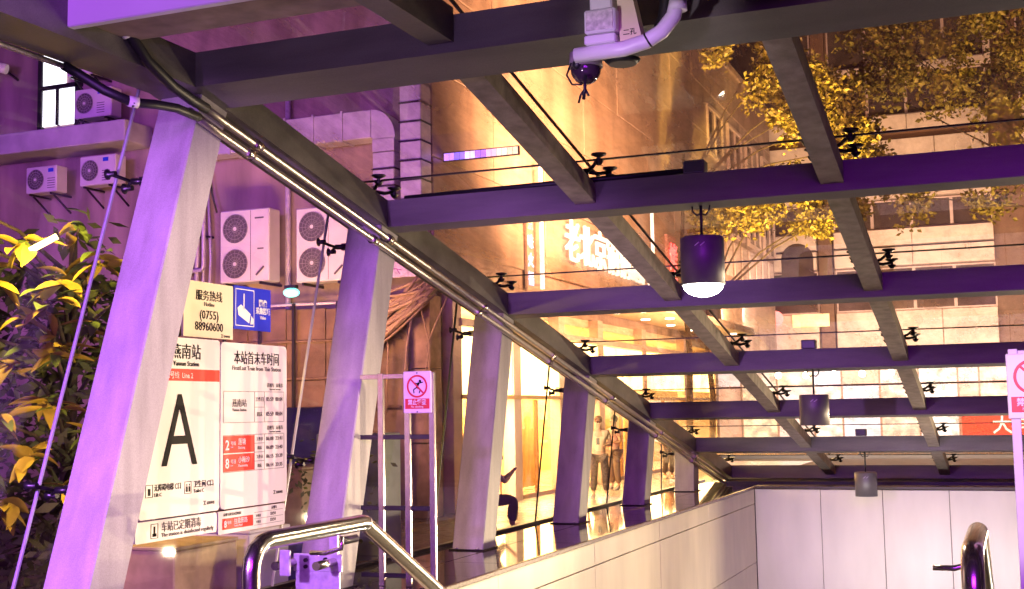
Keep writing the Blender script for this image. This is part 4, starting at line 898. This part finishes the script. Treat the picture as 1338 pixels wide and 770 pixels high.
street_tree(3.2, 40.0, 9.0, [(-2.5, 40, 12.7, 1.5), (-.8, 40, 11.4, 1.5), (1.2, 40, 12.2, 1.7), (-2.6, 40, 8.0, .8), (-.6, 40, 7.6, .6), (1.3, 40, 9.6, 1.4), (.3, 40, 13.5, 1.5), (-3.6, 40, 11.6, .9), (-3.4, 40, 13.4, 1.0)], 'wide dim brown tree at the upper right', 900)

# ================================================================== BROAD LEAF TREE AT THE LEFT
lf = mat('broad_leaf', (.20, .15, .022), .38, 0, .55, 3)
bt = thing('broad_leaf_tree', 'broad leaved tree lit yellow by a lamp at the left edge', 'tree', (-9.6, 10.2, Z0))
tr = MB().tube([(-9.9, 11.2, Z0), (-9.8, 11.1, 1.2), (-9.7, 11.0, 2.4), (-9.6, 10.9, 3.6)], [.11, .09, .07, .04], 9).build('trunk', bark, bt)
def leaf_mesh(nm, L, Wd, curl):
    m_ = MB(); n = 5; vs = []
    for k in range(n+1):
        t_ = k/n; w_ = Wd*math.sin(math.pi*min(1, t_**.8*.97+.02))**.8*.5; z = -curl*t_*t_*L
        vs += [(-w_, t_*L, z+w_*.35), (0, t_*L, z), (w_, t_*L, z+w_*.35)]
    me = bpy.data.meshes.new(nm); me.from_pydata(vs, [], [(3*k+a, 3*k+a+1, 3*k+a+4, 3*k+a+3) for k in range(n) for a in (0, 1)]); me.materials.append(lf)
    me.polygons.foreach_set('use_smooth', [True]*len(me.polygons)); return me
lfg = mat('green_broad_leaf', (.055, .085, .018), .4, 0, .5, 3)
LM = [leaf_mesh('leaf_a', .30, .13, .25), leaf_mesh('leaf_b', .25, .12, .5), leaf_mesh('leaf_c', .34, .13, .1), leaf_mesh('leaf_d', .28, .12, .3), leaf_mesh('leaf_e', .22, .09, .2)]
for q in (3, 4): LM[q].materials[0] = lfg
rnd = random.Random(4); off = wloc(bt); nl = 0; tips = []
anchors = [(-8.55, 9.55, 2.95), (-8.2, 9.9, 2.75), (-8.35, 9.75, 2.45), (-8.7, 9.35, 2.6), (-8.3, 9.8, 3.15), (-8.8, 9.3, 3.3), (-8.45, 9.4, 2.2), (-8.7, 9.5, 2.35), (-9.2, 9.2, 3.0), (-8.25, 9.95, 1.9), (-8.6, 9.5, 1.75), (-8.9, 9.3, 2.1),
           (-8.35, 9.8, 1.45), (-8.75, 9.4, 1.25), (-9.0, 9.2, 1.6), (-9.3, 9.1, 2.5), (-9.4, 9.0, 3.4), (-8.5, 9.7, .95), (-9.0, 9.3, .8), (-8.3, 10.05, 2.2), (-9.3, 9.0, 3.7), (-8.55, 9.35, 2.75), (-9.2, 9.2, 1.1), (-8.4, 9.6, 3.45)]
for ax, ay, az in anchors:
    MB().tube([(-9.65, 10.9, az-.5), ((ax-9.65)/2, (ay+10.9)/2, az-.15), (ax, ay, az)], [.03, .02, .01], 6).build('branch', bark, tr)
    for k in range(12):
        if nl >= 285: break
        me = LM[rnd.randrange(5)]; o = bpy.data.objects.new('leaf', me); COL.objects.link(o); o.parent = bt
        a = 2*math.pi*k/12+rnd.uniform(-.3, .3); tilt = rnd.uniform(-.6, .7)
        o.location = Vector((ax, ay, az))-off+Vector((rnd.gauss(0, .05), rnd.gauss(0, .05), rnd.gauss(0, .05))); o.rotation_euler = (tilt, rnd.uniform(-.5, .5), a); s_ = rnd.uniform(.8, 1.25); o.scale = (s_, s_, s_); nl += 1
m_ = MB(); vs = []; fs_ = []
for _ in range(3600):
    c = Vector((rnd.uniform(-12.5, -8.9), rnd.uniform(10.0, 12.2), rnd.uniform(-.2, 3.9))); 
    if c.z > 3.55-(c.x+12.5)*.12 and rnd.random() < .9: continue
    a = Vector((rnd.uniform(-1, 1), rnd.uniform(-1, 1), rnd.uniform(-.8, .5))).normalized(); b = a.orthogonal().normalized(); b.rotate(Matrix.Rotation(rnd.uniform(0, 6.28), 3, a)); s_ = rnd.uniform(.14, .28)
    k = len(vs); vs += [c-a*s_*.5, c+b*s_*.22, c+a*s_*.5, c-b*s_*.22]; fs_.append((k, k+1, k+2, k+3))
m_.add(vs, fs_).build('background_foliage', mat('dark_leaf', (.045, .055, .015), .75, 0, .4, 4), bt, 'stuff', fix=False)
t = thing('tree_floodlight', 'glowing slanted tube lamp among the yellow leaves', 'lamp', (-8.5, 9.3, 3.2))
MB().tube([(-8.70, 9.20, 3.18), (-8.48, 9.40, 3.36)], .030, 12).build('lamp_tube', glow('tube_amber', (1, .56, .20), 7), t); MB().tube([(-8.73, 9.25, 3.20), (-8.51, 9.45, 3.385)], .034, 12).build('reflector', fitm, t); MB().tube([(-8.72, 9.3, 3.12), (-9.5, 10.6, 3.0)], .015, 6).build('lamp_arm', fitm, t)
spot('tree_floodlight_light', (-8.36, 8.75, 3.35), (-8.8, 9.7, 2.5), 150, (1.0, .66, .13), 520, .08)
spot('tree_floodlight_low', (-8.2, 8.8, 1.5), (-8.8, 9.7, 1.2), 150, (1.0, .60, .16), 120, .1)
# small shrub and dark pots behind the gate
t = thing('potted_shrub', 'small dark leafed shrub in a pot beyond the bar gate', 'plant', (-7.3, 12.6, Z0)); MB().tube([(-7.3, 12.6, Z0), (-7.3, 12.6, .1)], [.16, .22], 14).build('pot', mat('dark_pot', (.06, .05, .05), .4), t)
vs = []; fs_ = []
for _ in range(420):
    c = Vector((-7.3, 12.6, .72))+Vector((rnd.gauss(0, .2), rnd.gauss(0, .2), rnd.gauss(0, .28))); a = Vector((rnd.uniform(-1, 1), rnd.uniform(-1, 1), rnd.uniform(-.3, 1))).normalized(); b = a.orthogonal().normalized(); s_ = rnd.uniform(.06, .12); k = len(vs)
    vs += [c-a*s_*.5, c+b*s_*.25, c+a*s_*.5, c-b*s_*.25]; fs_.append((k, k+1, k+2, k+3))
MB().add(vs, fs_).build('foliage', MATS['dark_leaf'], t, 'stuff', fix=False); MB().tube([(-7.3, 12.6, .1), (-7.3, 12.6, .8)], .018, 6).build('stem', bark, t)

# ================================================================== PEOPLE
skinm = mat('skin', (.52, .30, .21), .5, 0, .06, 6); hairm = mat('dark_hair', (.03, .02, .015), .5, 0, .3, 40); hairb = mat('brown_hair', (.16, .06, .03), .5, 0, .3, 40)
def skin_obj(name, verts, edges, radii, mt, parent, sub=2):
    me = bpy.data.meshes.new(name); off = wloc(parent); me.from_pydata([Vector(v)-off for v in verts], edges, []); o = bpy.data.objects.new(name, me); COL.objects.link(o)
    o.modifiers.new('s', 'SKIN').use_smooth_shade = True
    for i, r in enumerate(radii): d = me.skin_vertices[0].data[i]; d.radius = (r, r) if not isinstance(r, tuple) else r; d.use_root = (i == 0)
    o.modifiers.new('u', 'SUBSURF').levels = sub; o.modifiers['u'].render_levels = sub
    dg = bpy.context.evaluated_depsgraph_get(); nm = bpy.data.meshes.new_from_object(o.evaluated_get(dg)); bpy.data.objects.remove(o)
    nm.name = name; nm.materials.clear(); nm.materials.append(mt); q = bpy.data.objects.new(name, nm); COL.objects.link(q); q.parent = parent; return q
def person(loc, J, shirt, pants, hair, lab, ang=0.0, sleeve=.55):
    """J: joint positions in metres, person faces -y before turning by ang"""
    t = thing('person', lab, 'person', loc); rot = Matrix.Rotation(ang, 3, 'Z'); L0 = Vector(loc)
    P_ = lambda n: L0+rot @ Vector(J[n])
    V = []; E_ = []; Rr = []; idx = {}
    def ad(n, r, par=None, p=None):
        idx[n] = len(V); V.append(P_(n) if p is None else p); Rr.append(r)
        if par is not None: E_.append((idx[par], idx[n]))
    ad('pelvis', (.13, .10)); ad('waist', (.12, .09), 'pelvis'); ad('chest', (.15, .10), 'waist'); ad('neck', .055, 'chest'); ad('head1', .075, 'neck'); ad('head2', .088, 'head1'); ad('head3', .06, 'head2')
    nose = P_('head1')+rot @ Vector((0, -.10, .02)); ad('nose', .014, 'head1', nose)
    for s_ in 'lr':
        ad('sh'+s_, .055, 'chest'); ad('el'+s_, .040, 'sh'+s_); ad('wr'+s_, .026, 'el'+s_); 
        d = (P_('wr'+s_)-P_('el'+s_)).normalized(); pl = P_('wr'+s_)+d*.07; ad('pm'+s_, .03, 'wr'+s_, pl)
        sd = d.orthogonal().normalized()
        for k in range(4): ad('f%d%s' % (k, s_), .0095, 'pm'+s_, pl+d*(.075+.012*(k in (1, 2)))+sd*(k-1.5)*.02)
        ad('th'+s_, .011, 'pm'+s_, pl+sd*.055+d*.02)
        ad('hp'+s_, .085, 'pelvis'); ad('kn'+s_, .055, 'hp'+s_); ad('an'+s_, .036, 'kn'+s_); ad('to'+s_, .03, 'an'+s_)
    skin_obj('body', V, E_, Rr, skinm, t, 1)
    # shirt
    V = [P_('pelvis')+Vector((0, 0, .02)), P_('waist'), P_('chest'), P_('neck')-Vector((0, 0, .05))]; E_ = [(0, 1), (1, 2), (2, 3)]; Rr = [(.165, .125), (.155, .115), (.18, .125), .065]
    for s_ in 'lr':
        k = len(V); V += [P_('sh'+s_), P_('sh'+s_).lerp(P_('el'+s_), sleeve)]; E_ += [(2, k), (k, k+1)]; Rr += [.075, .065]
    skin_obj('shirt', V, E_, Rr, shirt, t, 1)
    V = [P_('pelvis')]; E_ = []; Rr = [(.155, .12)]
    for s_ in 'lr':
        k = len(V); V += [P_('hp'+s_), P_('kn'+s_), P_('an'+s_)+Vector((0, 0, .05))]; E_ += [(0, k), (k, k+1), (k+1, k+2)]; Rr += [.105, .085, .07]
    skin_obj('trousers', V, E_, Rr, pants, t, 1)
    hc = P_('head2'); MB().sphere(hc+rot @ Vector((0, .018, .022)), .098, 14, 9, (.95, 1.0, 1.0)).build('hair', hair, t)
    for s_ in 'lr':
        a, b = P_('an'+s_), P_('to'+s_); MB().tube([a+Vector((0,0,-.03)), a.lerp(b, .5)+Vector((0,0,-.03)), b+Vector((0,0,-.02))], [.05, .052, .04], 10).build('shoe', mat('shoe_pale', (.5, .42, .38), .6), t)
    e_ = MB()
    for sx_ in (-.03, .03): e_.sphere(P_('head1')+rot @ Vector((sx_, -.082, .045)), .011, 6, 4)
    e_.build('eyes', ink, t)
    return t
stand = dict(pelvis=(0,0,.92), waist=(0,0,1.08), chest=(0,.0,1.32), neck=(0,0,1.48), head1=(0,-.01,1.57), head2=(0,0,1.65), head3=(0,.01,1.71),
             shl=(.19,0,1.40), ell=(.25,.02,1.13), wrl=(.14,-.22,1.12), shr=(-.19,0,1.40), elr=(-.25,.03,1.12), wrr=(-.26,-.04,.88),
             hpl=(.10,0,.86), knl=(.13,-.02,.48), anl=(.14,.02,.09), tol=(.16,-.12,.04), hpr=(-.10,0,.86), knr=(-.12,-.03,.48), anr=(-.14,.03,.09), tor=(-.17,-.11,.04))
beige = mat('beige_shirt', (.62, .50, .36), .8, 0, .1, 10); patt = mat('patterned_trousers', (.10, .065, .05), .8, 0, .7, 22); pinks = mat('pink_top', (.55, .30, .28), .8, 0, .4, 12); drk = mat('dark_trousers', (.07, .045, .045), .8)
p1 = person((-8.38, 25.83, Z0+.012), stand, beige, patt, hairb, 'person in a beige shirt and patterned trousers holding a phone', R(20))
tag(MB().bbox(-8.34, -8.27, 25.53, 25.545, .86, 1.0, .004).build('phone', black), 'dark phone held by the standing person in beige', 'phone')
person((-8.9, 28.6, Z0+.012), stand, pinks, mat('tan_trousers', (.2, .12, .08), .8), hairm, 'person in a pink patterned top half hidden behind the fifth column', R(-40))
s3 = dict(stand); s3['wrl'] = (.27, -.08, .90); s3['ell'] = (.25, .0, 1.13)
person((-8.8, 33.2, Z0+.012), s3, mat('orange_top', (.6, .3, .14), .8), drk, hairm, 'person in an orange top standing far off between the last columns', R(60))
sit = dict(pelvis=(0,0,.50), waist=(0,-.03,.68), chest=(0,-.10,.93), neck=(0,-.15,1.06), head1=(0,-.19,1.13), head2=(0,-.19,1.20), head3=(0,-.18,1.25),
           shl=(.19,-.10,.98), ell=(.30,-.30,.80), wrl=(.10,-.42,.92), shr=(-.19,-.10,.98), elr=(-.26,-.28,.78), wrr=(-.05,-.40,.90),
           hpl=(.10,-.03,.48), knl=(.14,-.44,.50), anl=(.14,-.40,.10), tol=(.14,-.54,.05), hpr=(-.10,-.03,.48), knr=(-.14,-.44,.50), anr=(-.14,-.40,.10), tor=(-.14,-.54,.05))
person((-7.85, 18.35, Z0+.012), sit, mat('pale_blue_shirt', (.42, .44, .52), .8, 0, .1, 8), drk, hairb, 'person seated in a pale blue shirt with brown hair beyond the third column', R(118), .5)
t = thing('stool', 'low dark stool under the seated person', 'stool', (-7.85, 18.35, Z0+.012)); MB().cyl((-7.85, 18.35, Z0+.37), (-7.85, 18.35, Z0+.40), .17, 16).build('seat', drk, t)
for k in range(3): a = 2.1*k; MB().cyl((-7.85+.13*math.cos(a), 18.35+.13*math.sin(a), Z0+.37), (-7.85+.17*math.cos(a), 18.35+.17*math.sin(a), Z0+.013), .012, 6).build('leg', fitm, t)

# faint moon-like sun lamp of the night sky
sl = bpy.data.lights.new('night_sun', 'SUN'); sl.energy = .02; sl.angle = R(10); so = bpy.data.objects.new('night_sun', sl); COL.objects.link(so); so.rotation_euler = (R(60), 0, R(200))
